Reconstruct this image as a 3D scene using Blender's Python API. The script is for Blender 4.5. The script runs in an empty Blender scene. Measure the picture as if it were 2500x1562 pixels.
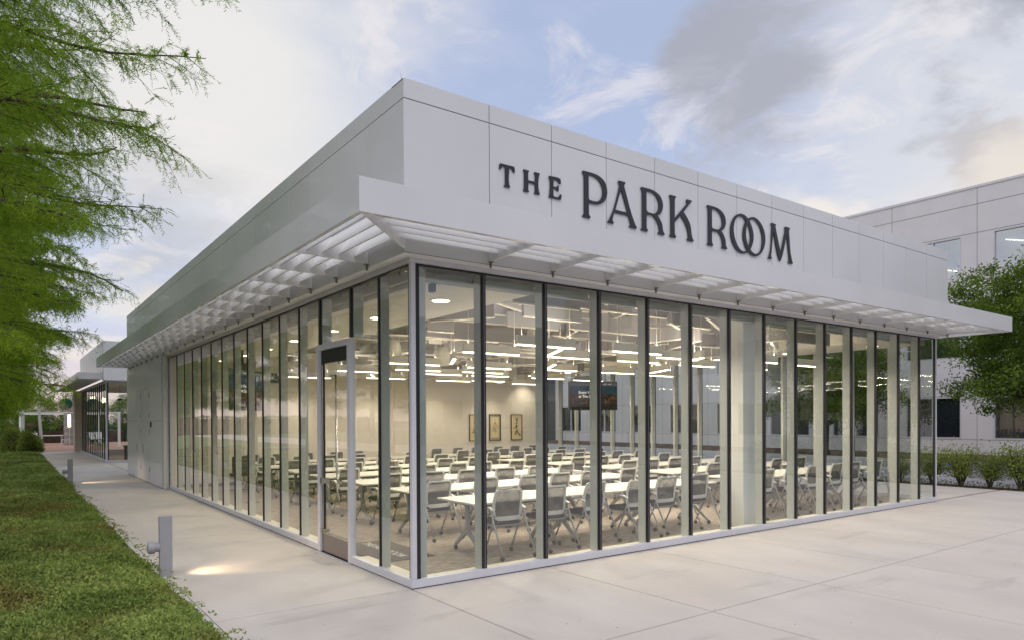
import bpy, math, random
import numpy as np
from mathutils import Vector, Matrix
rnd = random.Random(7)
S = bpy.context.scene
COL = S.collection
# ------------------------------------------------------------------ camera
F = Vector((0.59073734, 0.8068244, -0.00798572)); Rt = Vector((0.80681715, -0.59078073, -0.00492027)); Up = Vector((0.0086876, 0.00353643, 0.99995601))
cd = bpy.data.cameras.new("camera"); cam = bpy.data.objects.new("camera", cd); COL.objects.link(cam)
cam.matrix_world = Matrix(((Rt.x, Up.x, -F.x, -3.6836), (Rt.y, Up.y, -F.y, -6.9081), (Rt.z, Up.z, -F.z, 1.9045), (0, 0, 0, 1)))
cd.sensor_fit = 'HORIZONTAL'; cd.sensor_width = 36; cd.lens = 1687.5 / 2500 * 36; cd.shift_y = 0.1012
cd.clip_start = 0.05; cd.clip_end = 2000
S.camera = cam
# ------------------------------------------------------------------ world
def nd(t, typ, **kw):
    n = t.nodes.new(typ)
    for k, v in kw.items():
        setattr(n, k, v)
    return n
def mathn(t, op, a, b=None, c=None, clamp=False):
    n = t.nodes.new('ShaderNodeMath'); n.operation = op; n.use_clamp = clamp
    for i, v in enumerate((a, b, c)):
        if v is None: continue
        if isinstance(v, (int, float)): n.inputs[i].default_value = v
        else: t.links.new(v, n.inputs[i])
    return n.outputs[0]
def smooth(t, val, lo, hi):
    n = t.nodes.new('ShaderNodeMapRange'); n.interpolation_type = 'SMOOTHSTEP'
    t.links.new(val, n.inputs[0]); n.inputs[1].default_value = lo; n.inputs[2].default_value = hi
    return n.outputs[0]
def mixc(t, fac, a, b, mode='MIX'):
    n = t.nodes.new('ShaderNodeMix'); n.data_type = 'RGBA'; n.blend_type = mode
    for idx, v in ((0, fac), (6, a), (7, b)):
        if isinstance(v, (int, float)): n.inputs[idx].default_value = v
        elif isinstance(v, tuple): n.inputs[idx].default_value = (*v[:3], 1)
        else: t.links.new(v, n.inputs[idx])
    return n.outputs[2]
SUN_EL, SUN_AZ = math.radians(55), math.radians(218)
W = bpy.data.worlds.new("World"); S.world = W; W.use_nodes = True
t = W.node_tree; t.nodes.clear()
out = nd(t, 'ShaderNodeOutputWorld'); bg = nd(t, 'ShaderNodeBackground'); t.links.new(bg.outputs[0], out.inputs[0])
sky = nd(t, 'ShaderNodeTexSky', sky_type='NISHITA', sun_disc=False, sun_elevation=SUN_EL, sun_rotation=SUN_AZ, air_density=1.0, dust_density=1.6, ozone_density=2.0)
tc = nd(t, 'ShaderNodeTexCoord'); D = tc.outputs['Generated']
sep = nd(t, 'ShaderNodeSeparateXYZ'); t.links.new(D, sep.inputs[0])
zz = mathn(t, 'ADD', mathn(t, 'MAXIMUM', sep.outputs[2], 0.0), 0.22)
cmb = nd(t, 'ShaderNodeCombineXYZ'); t.links.new(mathn(t, 'DIVIDE', sep.outputs[0], zz), cmb.inputs[0]); t.links.new(mathn(t, 'DIVIDE', sep.outputs[1], zz), cmb.inputs[1])
def wnoise(scale, detail, off, rough=0.55, dist=0.0):
    mp = nd(t, 'ShaderNodeMapping'); mp.inputs[1].default_value = off; t.links.new(cmb.outputs[0], mp.inputs[0])
    n = nd(t, 'ShaderNodeTexNoise'); n.inputs['Scale'].default_value = scale; n.inputs['Detail'].default_value = detail; n.inputs['Roughness'].default_value = rough; n.inputs['Distortion'].default_value = dist
    t.links.new(mp.outputs[0], n.inputs[0]); return n.outputs[0]
n1 = wnoise(1.3, 7, (3.1, 1.7, 0)); n2 = wnoise(2.6, 8, (8.4, 2.2, 3), 0.6, 0.3); n3 = wnoise(0.75, 5, (1.0, 6.0, 5))
def blob(d, inner, outer, jit=0.09):
    v = Vector(d).normalized()
    dp = nd(t, 'ShaderNodeVectorMath', operation='DOT_PRODUCT'); t.links.new(D, dp.inputs[0]); dp.inputs[1].default_value = v
    ang = mathn(t, 'ARCCOSINE', mathn(t, 'MINIMUM', dp.outputs[1], 1.0))
    a = mathn(t, 'ADD', ang, mathn(t, 'MULTIPLY', mathn(t, 'SUBTRACT', n2, 0.5), -jit * 4))
    m = nd(t, 'ShaderNodeMapRange', interpolation_type='SMOOTHSTEP'); t.links.new(a, m.inputs[0]); m.inputs[1].default_value = outer; m.inputs[2].default_value = inner
    return m.outputs[0]
def mx(*v):
    r = v[0]
    for q in v[1:]: r = mathn(t, 'MAXIMUM', r, q)
    return r
blue = mixc(t, 0.62, mixc(t, 1.0, sky.outputs[0], (0.10, 0.10, 0.10), 'MULTIPLY'), (0.51, 0.575, 0.78))
lowband = smooth(t, sep.outputs[2], 0.34, 0.0)
base = mixc(t, mathn(t, 'MULTIPLY', lowband, 0.8), blue, (0.58, 0.60, 0.70))
white = smooth(t, n1, 0.42, 0.66)
whiteall = mx(mathn(t, 'MULTIPLY', white, 0.75), blob((0.20, 0.90, 0.40), 0.06, 0.34, 0.05), mathn(t, 'MULTIPLY', blob((0.90, 0.33, 0.33), 0.1, 0.36), 0.6))
c = mixc(t, whiteall, base, (0.70, 0.69, 0.68))
grey = mx(blob((0.768, 0.50, 0.405), 0.0, 0.125, 0.12), blob((0.71, 0.54, 0.46), 0.0, 0.09, 0.12), blob((0.872, 0.355, 0.37), 0.0, 0.085, 0.12), blob((0.905, 0.33, 0.305), 0.0, 0.07, 0.12), blob((0.85, 0.28, 0.47), 0.02, 0.11, 0.12), mathn(t, 'MULTIPLY', blob((0.16, 0.96, 0.24), 0.02, 0.12), 0.45),
          mathn(t, 'MULTIPLY', smooth(t, n3, 0.55, 0.72), 0.55))
c = mixc(t, mathn(t, 'MULTIPLY', grey, 0.85), c, (0.335, 0.345, 0.395))
rim = mathn(t, 'MULTIPLY', smooth(t, n2, 0.5, 0.62), smooth(t, sep.outputs[2], 0.34, 0.18))
c = mixc(t, mathn(t, 'MULTIPLY', rim, 0.55), c, (0.76, 0.71, 0.64))
wisps = mathn(t, 'MULTIPLY', smooth(t, wnoise(4.2, 9, (2.2, 7.7, 1), 0.62, 0.6), 0.5, 0.66), mathn(t, 'SUBTRACT', 1.0, mathn(t, 'MULTIPLY', grey, 0.8)))
c = mixc(t, mathn(t, 'MULTIPLY', wisps, 0.55), c, (0.74, 0.70, 0.70))
c = mixc(t, mathn(t, 'MULTIPLY', mx(blob((0.93, 0.30, 0.235), 0.0, 0.16), blob((0.83, 0.48, 0.25), 0.0, 0.07)), 0.6), c, (0.84, 0.76, 0.66))
hz = smooth(t, sep.outputs[2], 0.13, 0.0)
c = mixc(t, mathn(t, 'MULTIPLY', hz, 0.8), c, (0.76, 0.60, 0.52))
t.links.new(c, bg.inputs[0]); bg.inputs[1].default_value = 1.0
sd = bpy.data.lights.new("sun", 'SUN'); sd.energy = 1.2; sd.angle = math.radians(60); sd.color = (1.0, 0.93, 0.86)
sun = bpy.data.objects.new("sun", sd); COL.objects.link(sun); sun.rotation_euler = (math.radians(90 - 55), 0, math.radians(-38))
S.view_settings.view_transform = 'Standard'; S.view_settings.look = 'None'; S.view_settings.gamma = 1; S.view_settings.exposure = 0.27
S.view_settings.use_curve_mapping = False
cy = S.cycles; cy.max_bounces = 10; cy.diffuse_bounces = 4; cy.glossy_bounces = 4; cy.transmission_bounces = 4; cy.transparent_max_bounces = 32
cy.caustics_reflective = False; cy.caustics_refractive = False; cy.sample_clamp_indirect = 6; cy.use_denoising = True
try: cy.denoiser = 'OPENIMAGEDENOISE'
except Exception: pass
# ------------------------------------------------------------------ materials
def mat(name, col, rough=0.6, metal=0.0, nz=0.0, nscale=8.0, bump=0.0, bscale=30.0, spec=0.5, coords='Object', stretch=(1, 1, 1), emit=None, estr=0.0, coat=0.0, col2=None):
    m = bpy.data.materials.new(name); m.use_nodes = True; tt = m.node_tree; b = tt.nodes['Principled BSDF']
    b.inputs['Base Color'].default_value = (*col, 1); b.inputs['Roughness'].default_value = rough; b.inputs['Metallic'].default_value = metal
    b.inputs['Specular IOR Level'].default_value = spec; b.inputs['Coat Weight'].default_value = coat
    if nz or bump or col2:
        co = nd(tt, 'ShaderNodeTexCoord'); mp = nd(tt, 'ShaderNodeMapping'); mp.inputs[3].default_value = stretch
        if coords == 'World':
            g = nd(tt, 'ShaderNodeNewGeometry'); tt.links.new(g.outputs['Position'], mp.inputs[0])
        else: tt.links.new(co.outputs[coords], mp.inputs[0])
    if nz or col2:
        n = nd(tt, 'ShaderNodeTexNoise'); n.inputs['Scale'].default_value = nscale; n.inputs['Detail'].default_value = 6; tt.links.new(mp.outputs[0], n.inputs[0])
        if col2: r = mixc(tt, smooth(tt, n.outputs[0], 0.35, 0.65), col, col2)
        else:
            lo = tuple(c * (1 - nz) for c in col); hi = tuple(min(1, c * (1 + nz)) for c in col)
            r = mixc(tt, smooth(tt, n.outputs[0], 0.25, 0.75), lo, hi)
        tt.links.new(r, b.inputs['Base Color'])
    if bump:
        n = nd(tt, 'ShaderNodeTexNoise'); n.inputs['Scale'].default_value = bscale; n.inputs['Detail'].default_value = 4; tt.links.new(mp.outputs[0], n.inputs[0])
        bp = nd(tt, 'ShaderNodeBump'); bp.inputs['Strength'].default_value = bump; bp.inputs['Distance'].default_value = 0.02
        tt.links.new(n.outputs[0], bp.inputs['Height']); tt.links.new(bp.outputs[0], b.inputs['Normal'])
    if emit: b.inputs['Emission Color'].default_value = (*emit, 1); b.inputs['Emission Strength'].default_value = estr
    return m
def glass_mat(name, tint, f0, gl=(1, 1, 1)):
    m = bpy.data.materials.new(name); m.use_nodes = True; tt = m.node_tree; tt.nodes.clear()
    o = nd(tt, 'ShaderNodeOutputMaterial'); mixs = nd(tt, 'ShaderNodeMixShader'); tr = nd(tt, 'ShaderNodeBsdfTransparent'); g = nd(tt, 'ShaderNodeBsdfGlossy')
    tr.inputs[0].default_value = (*tint, 1); g.inputs[0].default_value = (*gl, 1); g.inputs['Roughness'].default_value = 0.0
    lw = nd(tt, 'ShaderNodeLayerWeight'); lw.inputs[0].default_value = 0.5
    geo = nd(tt, 'ShaderNodeNewGeometry')
    dt = nd(tt, 'ShaderNodeVectorMath', operation='DOT_PRODUCT'); tt.links.new(geo.outputs['Normal'], dt.inputs[0]); tt.links.new(geo.outputs['Incoming'], dt.inputs[1])
    om = mathn(tt, 'SUBTRACT', 1.0, mathn(tt, 'ABSOLUTE', dt.outputs['Value']))
    p5 = mathn(tt, 'POWER', om, 4.2)
    fac = mathn(tt, 'ADD', mathn(tt, 'MULTIPLY', p5, 1 - f0), f0, clamp=True)
    tt.links.new(fac, mixs.inputs[0]); tt.links.new(tr.outputs[0], mixs.inputs[1]); tt.links.new(g.outputs[0], mixs.inputs[2]); tt.links.new(mixs.outputs[0], o.inputs[0])
    return m
def leaf_mat(name, c1, c2, c3=None, trans=0.35):
    m = bpy.data.materials.new(name); m.use_nodes = True; tt = m.node_tree; tt.nodes.clear()
    o = nd(tt, 'ShaderNodeOutputMaterial'); geo = nd(tt, 'ShaderNodeNewGeometry')
    n = nd(tt, 'ShaderNodeTexNoise'); n.inputs['Scale'].default_value = 0.9; n.inputs['Detail'].default_value = 4; tt.links.new(geo.outputs['Position'], n.inputs[0])
    f = mathn(tt, 'ADD', mathn(tt, 'MULTIPLY', geo.outputs['Random Per Island'], 0.5), mathn(tt, 'MULTIPLY', smooth(tt, n.outputs[0], 0.3, 0.7), 0.5))
    col = mixc(tt, f, c1, c2)
    if c3:
        nb = nd(tt, 'ShaderNodeTexNoise'); nb.inputs['Scale'].default_value = 0.8; nb.inputs['Detail'].default_value = 6; mp = nd(tt, 'ShaderNodeMapping'); mp.inputs[1].default_value = (5, 9, 2)
        tt.links.new(geo.outputs['Position'], mp.inputs[0]); tt.links.new(mp.outputs[0], nb.inputs[0])
        col = mixc(tt, mathn(tt, 'MULTIPLY', smooth(tt, nb.outputs[0], 0.46, 0.72), 0.62), col, c3)
    d = nd(tt, 'ShaderNodeBsdfDiffuse'); tr = nd(tt, 'ShaderNodeBsdfTranslucent'); mi = nd(tt, 'ShaderNodeMixShader'); mi.inputs[0].default_value = trans
    tt.links.new(col, d.inputs[0]); tt.links.new(col, tr.inputs[0]); tt.links.new(d.outputs[0], mi.inputs[1]); tt.links.new(tr.outputs[0], mi.inputs[2]); tt.links.new(mi.outputs[0], o.inputs[0])
    return m
M = {}
M['panel'] = mat('white_metal_panel', (0.65, 0.65, 0.68), 0.30, nz=0.035, nscale=0.8, bump=0.12, bscale=0.9, coords='World', coat=0.25)
M['louver'] = mat('louver_metal', (0.76, 0.76, 0.77), 0.45, nz=0.03, nscale=3)
M['alu'] = mat('light_aluminium', (0.60, 0.60, 0.65), 0.35, nz=0.03, nscale=5)
M['black'] = mat('black_gasket', (0.012, 0.012, 0.014), 0.35)
M['midline'] = mat('dark_bronze_line', (0.18, 0.17, 0.19), 0.3, metal=0.4)
M['fin'] = mat('interior_fin_paint', (0.50, 0.52, 0.50), 0.45)
M['seam'] = mat('dark_seam', (0.10, 0.105, 0.11), 0.8)
M['concrete'] = mat('plaza_concrete', (0.55, 0.515, 0.485), 0.85, nz=0.09, nscale=1.3, bump=0.12, bscale=60, coords='World', stretch=(1, 0.45, 1))
M['kerb'] = mat('kerb_concrete', (0.55, 0.54, 0.53), 0.9, nz=0.12, nscale=6, bump=0.3, bscale=60, coords='World')
M['joint'] = mat('joint_sand', (0.20, 0.18, 0.17), 0.95)
M['letter'] = mat('black_letter', (0.016, 0.018, 0.022), 0.38)
M['ceil'] = mat('cream_ceiling', (0.66, 0.62, 0.55), 0.8)
M['deck'] = mat('roof_deck_cream', (0.50, 0.45, 0.38), 0.8, nz=0.1, nscale=2)
M['steel'] = mat('cream_painted_steel', (0.60, 0.56, 0.49), 0.6)
M['wall'] = mat('interior_beige_wall', (0.74, 0.69, 0.62), 0.85, nz=0.03, nscale=1)
M['baffle'] = mat('acoustic_baffle_felt', (0.30, 0.285, 0.28), 0.95)
M['tabletop'] = mat('white_tabletop', (0.64, 0.62, 0.57), 0.35)
M['metalgrey'] = mat('silver_powdercoat', (0.40, 0.40, 0.40), 0.4, metal=0.3)
M['frame'] = mat('light_grey_plastic', (0.66, 0.66, 0.64), 0.4)
M['seat'] = mat('dark_grey_seat_fabric', (0.075, 0.07, 0.072), 0.9, nz=0.2, nscale=40)
M['caster'] = mat('black_caster', (0.03, 0.03, 0.03), 0.5)
M['white'] = mat('white_paint', (0.76, 0.76, 0.74), 0.5)
M['darkframe'] = mat('dark_wood_frame', (0.06, 0.04, 0.025), 0.5)
M['paper'] = mat('cream_paper', (0.66, 0.56, 0.36), 0.9, nz=0.05, nscale=5)
M['ink'] = mat('brush_ink', (0.06, 0.05, 0.04), 0.9)
M['mount'] = mat('grey_mount', (0.35, 0.33, 0.26), 0.9)
M['blackplastic'] = mat('black_plastic', (0.012, 0.012, 0.013), 0.5)
M['matdark'] = mat('dark_floor_mat', (0.075, 0.07, 0.07), 0.95, nz=0.15, nscale=60)
M['print'] = mat('pale_print', (0.55, 0.54, 0.52), 0.8)
M['kick'] = mat('bronze_kick_plate', (0.22, 0.19, 0.185), 0.4, metal=0.3)
M['chrome'] = mat('brushed_steel', (0.55, 0.54, 0.52), 0.25, metal=1.0)
M['bollard'] = mat('grey_bollard_paint', (0.34, 0.34, 0.37), 0.5, nz=0.04, nscale=6)
M['bark'] = mat('cypress_bark', (0.085, 0.055, 0.042), 0.95, nz=0.4, nscale=9, bump=0.7, bscale=14, stretch=(1, 1, 0.25))
M['bark2'] = mat('oak_bark', (0.055, 0.045, 0.038), 0.95, nz=0.4, nscale=9, bump=0.7, bscale=16, stretch=(1, 1, 0.4))
M['asphalt'] = mat('pale_parking_concrete', (0.30, 0.29, 0.31), 0.9, nz=0.12, nscale=1.5, bump=0.1, bscale=40, coords='World')
M['lawn'] = mat('lawn_green', (0.10, 0.15, 0.035), 0.95, nz=0.35, nscale=1.2, bump=0.5, bscale=30, coords='World')
M['soil'] = mat('mulch_soil', (0.085, 0.052, 0.038), 0.95, nz=0.4, nscale=12, bump=0.6, bscale=30, coords='World')
M['blueedge'] = mat('blue_kerb_paint', (0.12, 0.22, 0.50), 0.7, nz=0.15, nscale=4)
M['line'] = mat('white_lot_line', (0.66, 0.66, 0.68), 0.8, nz=0.1, nscale=8)
M['precast'] = mat('white_precast_panel', (0.74, 0.71, 0.72), 0.8, nz=0.04, nscale=0.7, coords='World')
M['pjoint'] = mat('precast_joint', (0.30, 0.27, 0.25), 0.9)
M['deckwood'] = mat('terracotta_patio', (0.36, 0.20, 0.135), 0.8, nz=0.12, nscale=2, coords='World')
M['hedge'] = leaf_mat('dark_hedge_leaf', (0.015, 0.03, 0.012), (0.05, 0.085, 0.02))
M['cypress'] = leaf_mat('cypress_needle', (0.09, 0.21, 0.014), (0.43, 0.58, 0.07), None, 0.60)
M['oak'] = leaf_mat('oak_leaf', (0.022, 0.055, 0.010), (0.24, 0.34, 0.06), None, 0.35)
M['shrub'] = leaf_mat('shrub_leaf', (0.08, 0.135, 0.025), (0.34, 0.40, 0.10), None, 0.35)
M['cover'] = leaf_mat('ground_cover_leaf', (0.09, 0.16, 0.03), (0.42, 0.50, 0.15), (0.22, 0.13, 0.05), 0.3)
M['beige'] = mat('beige_stone_pier', (0.58, 0.48, 0.42), 0.7, nz=0.04, nscale=2)
M['shade'] = mat('roller_shade_fabric', (0.33, 0.35, 0.32), 0.9)
M['sill_in'] = mat('cream_inner_sill', (0.74, 0.70, 0.58), 0.6)
M['glow'] = mat('lamp_lens', (0.9, 0.88, 0.8), 0.5, emit=(1.0, 0.86, 0.66), estr=5.5)
M['glowdown'] = mat('downlight_lens', (0.9, 0.88, 0.8), 0.5, emit=(1.0, 0.85, 0.62), estr=8.0)
M['tube'] = mat('vertical_lamp_tube', (0.9, 0.88, 0.8), 0.5, emit=(1.0, 0.78, 0.48), estr=4.0)
M['lampbox'] = mat('pendant_housing_white', (0.78, 0.76, 0.72), 0.5)
M['drum'] = mat('cream_speaker_shell', (0.62, 0.60, 0.52), 0.6)
M['glass'] = glass_mat('clear_facade_glass', (0.88, 0.915, 0.885), 0.12)
M['glassfar'] = glass_mat('interior_side_glass', (0.88, 0.92, 0.90), 0.06)
M['glassb2'] = glass_mat('coated_far_glass', (0.80, 0.88, 0.82), 0.30)
M['windark'] = mat('dark_office_window', (0.02, 0.024, 0.03), 0.02, spec=1.0, coat=1.0)
M['winlight'] = glass_mat('pale_office_window', (0.62, 0.68, 0.72), 0.42)
M['winback'] = mat('pale_window_blind', (0.34, 0.37, 0.40), 0.8)
M['teal'] = mat('teal_sign_paint', (0.06, 0.36, 0.30), 0.5)
M['pink'] = mat('grey_sign_paint', (0.50, 0.48, 0.48), 0.5)
M['orange'] = mat('orange_plastic', (0.75, 0.20, 0.04), 0.5)
def carpet():
    m = mat('striated_carpet', (0.27, 0.23, 0.19), 0.97); tt = m.node_tree; b = tt.nodes['Principled BSDF']
    g = nd(tt, 'ShaderNodeNewGeometry'); mp = nd(tt, 'ShaderNodeMapping'); mp.inputs[3].default_value = (3.2, 26, 1); tt.links.new(g.outputs['Position'], mp.inputs[0])
    n = nd(tt, 'ShaderNodeTexNoise'); n.inputs['Scale'].default_value = 1.6; n.inputs['Detail'].default_value = 8; n.inputs['Roughness'].default_value = 0.7; tt.links.new(mp.outputs[0], n.inputs[0])
    tt.links.new(mixc(tt, smooth(tt, n.outputs[0], 0.35, 0.65), (0.12, 0.10, 0.085), (0.44, 0.38, 0.32)), b.inputs['Base Color'])
    return m
M['carpet'] = carpet()
def meshfabric():
    m = bpy.data.materials.new('grey_back_mesh'); m.use_nodes = True; tt = m.node_tree; tt.nodes.clear()
    o = nd(tt, 'ShaderNodeOutputMaterial'); mi = nd(tt, 'ShaderNodeMixShader'); tr = nd(tt, 'ShaderNodeBsdfTransparent'); d = nd(tt, 'ShaderNodeBsdfDiffuse'); d.inputs[0].default_value = (0.115, 0.113, 0.11, 1)
    mi.inputs[0].default_value = 0.84; tt.links.new(tr.outputs[0], mi.inputs[1]); tt.links.new(d.outputs[0], mi.inputs[2]); tt.links.new(mi.outputs[0], o.inputs[0]); return m
M['mesh'] = meshfabric()
def screen_mat():
    m = bpy.data.materials.new('slide_picture'); m.use_nodes = True; tt = m.node_tree; b = tt.nodes['Principled BSDF']
    co = nd(tt, 'ShaderNodeTexCoord'); sp = nd(tt, 'ShaderNodeSeparateXYZ'); tt.links.new(co.outputs['Object'], sp.inputs[0])
    n = nd(tt, 'ShaderNodeTexNoise'); n.inputs['Scale'].default_value = 9; n.inputs['Detail'].default_value = 8; tt.links.new(co.outputs['Object'], n.inputs[0])
    n2_ = nd(tt, 'ShaderNodeTexNoise'); n2_.inputs['Scale'].default_value = 2.2; tt.links.new(co.outputs['Object'], n2_.inputs[0])
    city = mixc(tt, smooth(tt, n.outputs[0], 0.45, 0.62), (0.008, 0.006, 0.006), (0.16, 0.06, 0.025))
    h = mathn(tt, 'ADD', sp.outputs[2], mathn(tt, 'MULTIPLY', mathn(tt, 'SUBTRACT', n2_.outputs[0], 0.5), 0.35))
    c_ = mixc(tt, smooth(tt, h, 0.02, 0.10), city, (0.022, 0.055, 0.085))
    c_ = mixc(tt, smooth(tt, sp.outputs[2], -0.18, -0.32), c_, (0.006, 0.005, 0.005))
    b.inputs['Base Color'].default_value = (0.01, 0.01, 0.01, 1); tt.links.new(c_, b.inputs['Emission Color']); b.inputs['Emission Strength'].default_value = 0.5; b.inputs['Roughness'].default_value = 0.6; b.inputs['Specular IOR Level'].default_value = 0.15
    return m
M['screen'] = screen_mat()
def tone(m, amt, warm=None):
    tt = m.node_tree; b = tt.nodes['Principled BSDF']; src = b.inputs['Base Color'].links[0].from_socket
    oi = nd(tt, 'ShaderNodeObjectInfo'); f = mathn(tt, 'ADD', mathn(tt, 'MULTIPLY', oi.outputs['Random'], 2 * amt), 1 - amt)
    cc = nd(tt, 'ShaderNodeCombineColor'); [tt.links.new(f, cc.inputs[i]) for i in range(3)]
    res = mixc(tt, 1.0, src, cc.outputs[0], 'MULTIPLY')
    if warm:
        g = nd(tt, 'ShaderNodeNewGeometry')
        def nz_(scale, st, off, lo, hi):
            mp = nd(tt, 'ShaderNodeMapping'); mp.inputs[3].default_value = st; mp.inputs[1].default_value = off; tt.links.new(g.outputs['Position'], mp.inputs[0])
            n = nd(tt, 'ShaderNodeTexNoise'); n.inputs['Scale'].default_value = scale; n.inputs['Detail'].default_value = 9; n.inputs['Roughness'].default_value = 0.65; tt.links.new(mp.outputs[0], n.inputs[0]); return smooth(tt, n.outputs[0], lo, hi)
        res = mixc(tt, mathn(tt, 'MULTIPLY', nz_(0.55, (1, 1, 1), (3, 1, 0), 0.4, 0.65), 0.5), res, warm[0])
        res = mixc(tt, mathn(tt, 'MULTIPLY', nz_(1.0, (0.5, 2.2, 1), (9, 4, 0), 0.56, 0.70), 0.42), res, warm[1])
        res = mixc(tt, mathn(tt, 'MULTIPLY', nz_(7.0, (1, 1, 1), (1, 8, 0), 0.66, 0.76), 0.35), res, warm[1])
        res = mixc(tt, mathn(tt, 'MULTIPLY', nz_(90.0, (1, 1, 1), (5, 2, 0), 0.3, 0.8), 0.22), res, warm[2])
    tt.links.new(res, b.inputs['Base Color'])
tone(M['panel'], 0.02); tone(M['precast'], 0.015)
tone(M['concrete'], 0.03, ((0.585, 0.515, 0.45), (0.355, 0.325, 0.305), (0.40, 0.37, 0.35)))
# ------------------------------------------------------------------ helpers
class MB:
    def __init__(s): s.v = []; s.f = []; s.m = []; s.mats = []
    def add(s, vs, fs, mt=0):
        o = len(s.v); s.v += [tuple(q) for q in vs]; s.f += [tuple(i + o for i in f) for f in fs]; s.m += [mt] * len(fs); return s
    def box(s, x0, x1, y0, y1, z0, z1, mt=0):
        return s.add([(x0, y0, z0), (x1, y0, z0), (x1, y1, z0), (x0, y1, z0), (x0, y0, z1), (x1, y0, z1), (x1, y1, z1), (x0, y1, z1)],
                     [(0, 3, 2, 1), (4, 5, 6, 7), (0, 1, 5, 4), (1, 2, 6, 5), (2, 3, 7, 6), (3, 0, 4, 7)], mt)
    def bar(s, p0, p1, w, h, up=(0, 0, 1), mt=0, w1=None, h1=None):
        p0, p1 = Vector(p0), Vector(p1); d = (p1 - p0).normalized(); u = Vector(up)
        if abs(d.dot(u)) > 0.98: u = Vector((1, 0, 0))
        r = d.cross(u).normalized(); u = r.cross(d).normalized()
        w1 = w if w1 is None else w1; h1 = h if h1 is None else h1; vs = []
        for p, a, b in ((p0, w, h), (p1, w1, h1)):
            for sx, sz in ((-1, -1), (1, -1), (1, 1), (-1, 1)): vs.append(p + r * sx * a / 2 + u * sz * b / 2)
        return s.add(vs, [(0, 1, 2, 3), (7, 6, 5, 4), (0, 4, 5, 1), (1, 5, 6, 2), (2, 6, 7, 3), (3, 7, 4, 0)], mt)
    def tube(s, pts, rads, n=8, mt=0, cap=True):
        pts = [Vector(p) for p in pts]
        if isinstance(rads, (int, float)): rads = [rads] * len(pts)
        vs = []; prev = None
        for i, p in enumerate(pts):
            d = (pts[min(i + 1, len(pts) - 1)] - pts[max(i - 1, 0)]).normalized()
            if prev is None: a = Vector((0, 0, 1)) if abs(d.z) < 0.9 else Vector((1, 0, 0)); r = d.cross(a).normalized()
            else: r = (prev - d * prev.dot(d)).normalized()
            prev = r; u = d.cross(r)
            for k in range(n): an = 2 * math.pi * k / n; vs.append(p + (r * math.cos(an) + u * math.sin(an)) * rads[i])
        fs = [(i * n + k, i * n + (k + 1) % n, (i + 1) * n + (k + 1) % n, (i + 1) * n + k) for i in range(len(pts) - 1) for k in range(n)]
        if cap: fs += [tuple(range(n - 1, -1, -1)), tuple((len(pts) - 1) * n + k for k in range(n))]
        return s.add(vs, fs, mt)
    def lathe(s, c, prof, n=20, mt=0, axis='z'):
        vs = []
        for r, z in prof:
            for k in range(n):
                a = 2 * math.pi * k / n; q = (r * math.cos(a), r * math.sin(a), z)
                if axis == 'x': q = (z, q[0], q[1])
                if axis == 'y': q = (q[0], z, q[1])
                vs.append((c[0] + q[0], c[1] + q[1], c[2] + q[2]))
        fs = [(i * n + k, i * n + (k + 1) % n, (i + 1) * n + (k + 1) % n, (i + 1) * n + k) for i in range(len(prof) - 1) for k in range(n)]
        fs += [tuple(range(n - 1, -1, -1)), tuple((len(prof) - 1) * n + k for k in range(n))]
        return s.add(vs, fs, mt)
    def mesh(s, name, mats, smooth_=False):
        me = bpy.data.meshes.new(name); me.from_pydata(s.v, [], s.f)
        for m in (mats if isinstance(mats, (list, tuple)) else [mats]): me.materials.append(m)
        if any(s.m): me.polygons.foreach_set('material_index', s.m)
        if smooth_: me.polygons.foreach_set('use_smooth', [True] * len(s.f))
        me.update(); return me
    def build(s, name, mats, parent=None, loc=None, smooth_=False, bevel=0.0):
        return put(name, s.mesh(name, mats, smooth_), parent, loc, bevel)
def put(name, me, parent=None, loc=None, bevel=0.0):
    o = bpy.data.objects.new(name, me); COL.objects.link(o)
    if parent is not None: o.parent = parent
    if loc is not None: o.location = loc
    if bevel:
        b = o.modifiers.new('bevel', 'BEVEL'); b.width = bevel; b.segments = 2; b.limit_method = 'ANGLE'
    return o
def tag(o, label=None, cat=None, group=None, kind=None):
    if label: o['label'] = label
    if cat: o['category'] = cat
    if group: o['group'] = group
    if kind: o['kind'] = kind
    return o
def thing(name, label, cat, loc=(0, 0, 0), rz=0.0, group=None):
    o = bpy.data.objects.new(name, None); COL.objects.link(o); o.location = loc; o.rotation_euler = (0, 0, rz); o.empty_display_size = 0.2
    return tag(o, label, cat, group)
def children(o): return [c for c in bpy.data.objects if c.parent == o]
KIDS = {}
def snapshot(o): KIDS[o.name] = [(c, [(g, []) for g in children(c)]) for c in children(o)]
def dup(o, loc, rz, label=None, group=None):
    c = o.copy(); COL.objects.link(c); c.location = loc; c.rotation_euler = (0, 0, rz)
    if label: c['label'] = label
    if group: c['group'] = group
    for ch, gs in KIDS[o.name]:
        d = ch.copy(); COL.objects.link(d); d.parent = c
        for g, _ in gs: e = g.copy(); COL.objects.link(e); e.parent = d
    return c
def npmesh(name, V, Fc, m, smooth_=False):
    me = bpy.data.meshes.new(name); V = np.asarray(V, np.float32); Fc = np.asarray(Fc, np.int32); k = Fc.shape[1]
    me.vertices.add(len(V)); me.vertices.foreach_set('co', V.ravel()); me.loops.add(Fc.size); me.loops.foreach_set('vertex_index', Fc.ravel())
    me.polygons.add(len(Fc)); me.polygons.foreach_set('loop_start', np.arange(len(Fc), dtype=np.int32) * k)
    try: me.polygons.foreach_set('loop_total', np.full(len(Fc), k, np.int32))
    except Exception: pass
    me.update(calc_edges=True); me.validate(); me.materials.append(m); return me
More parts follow.
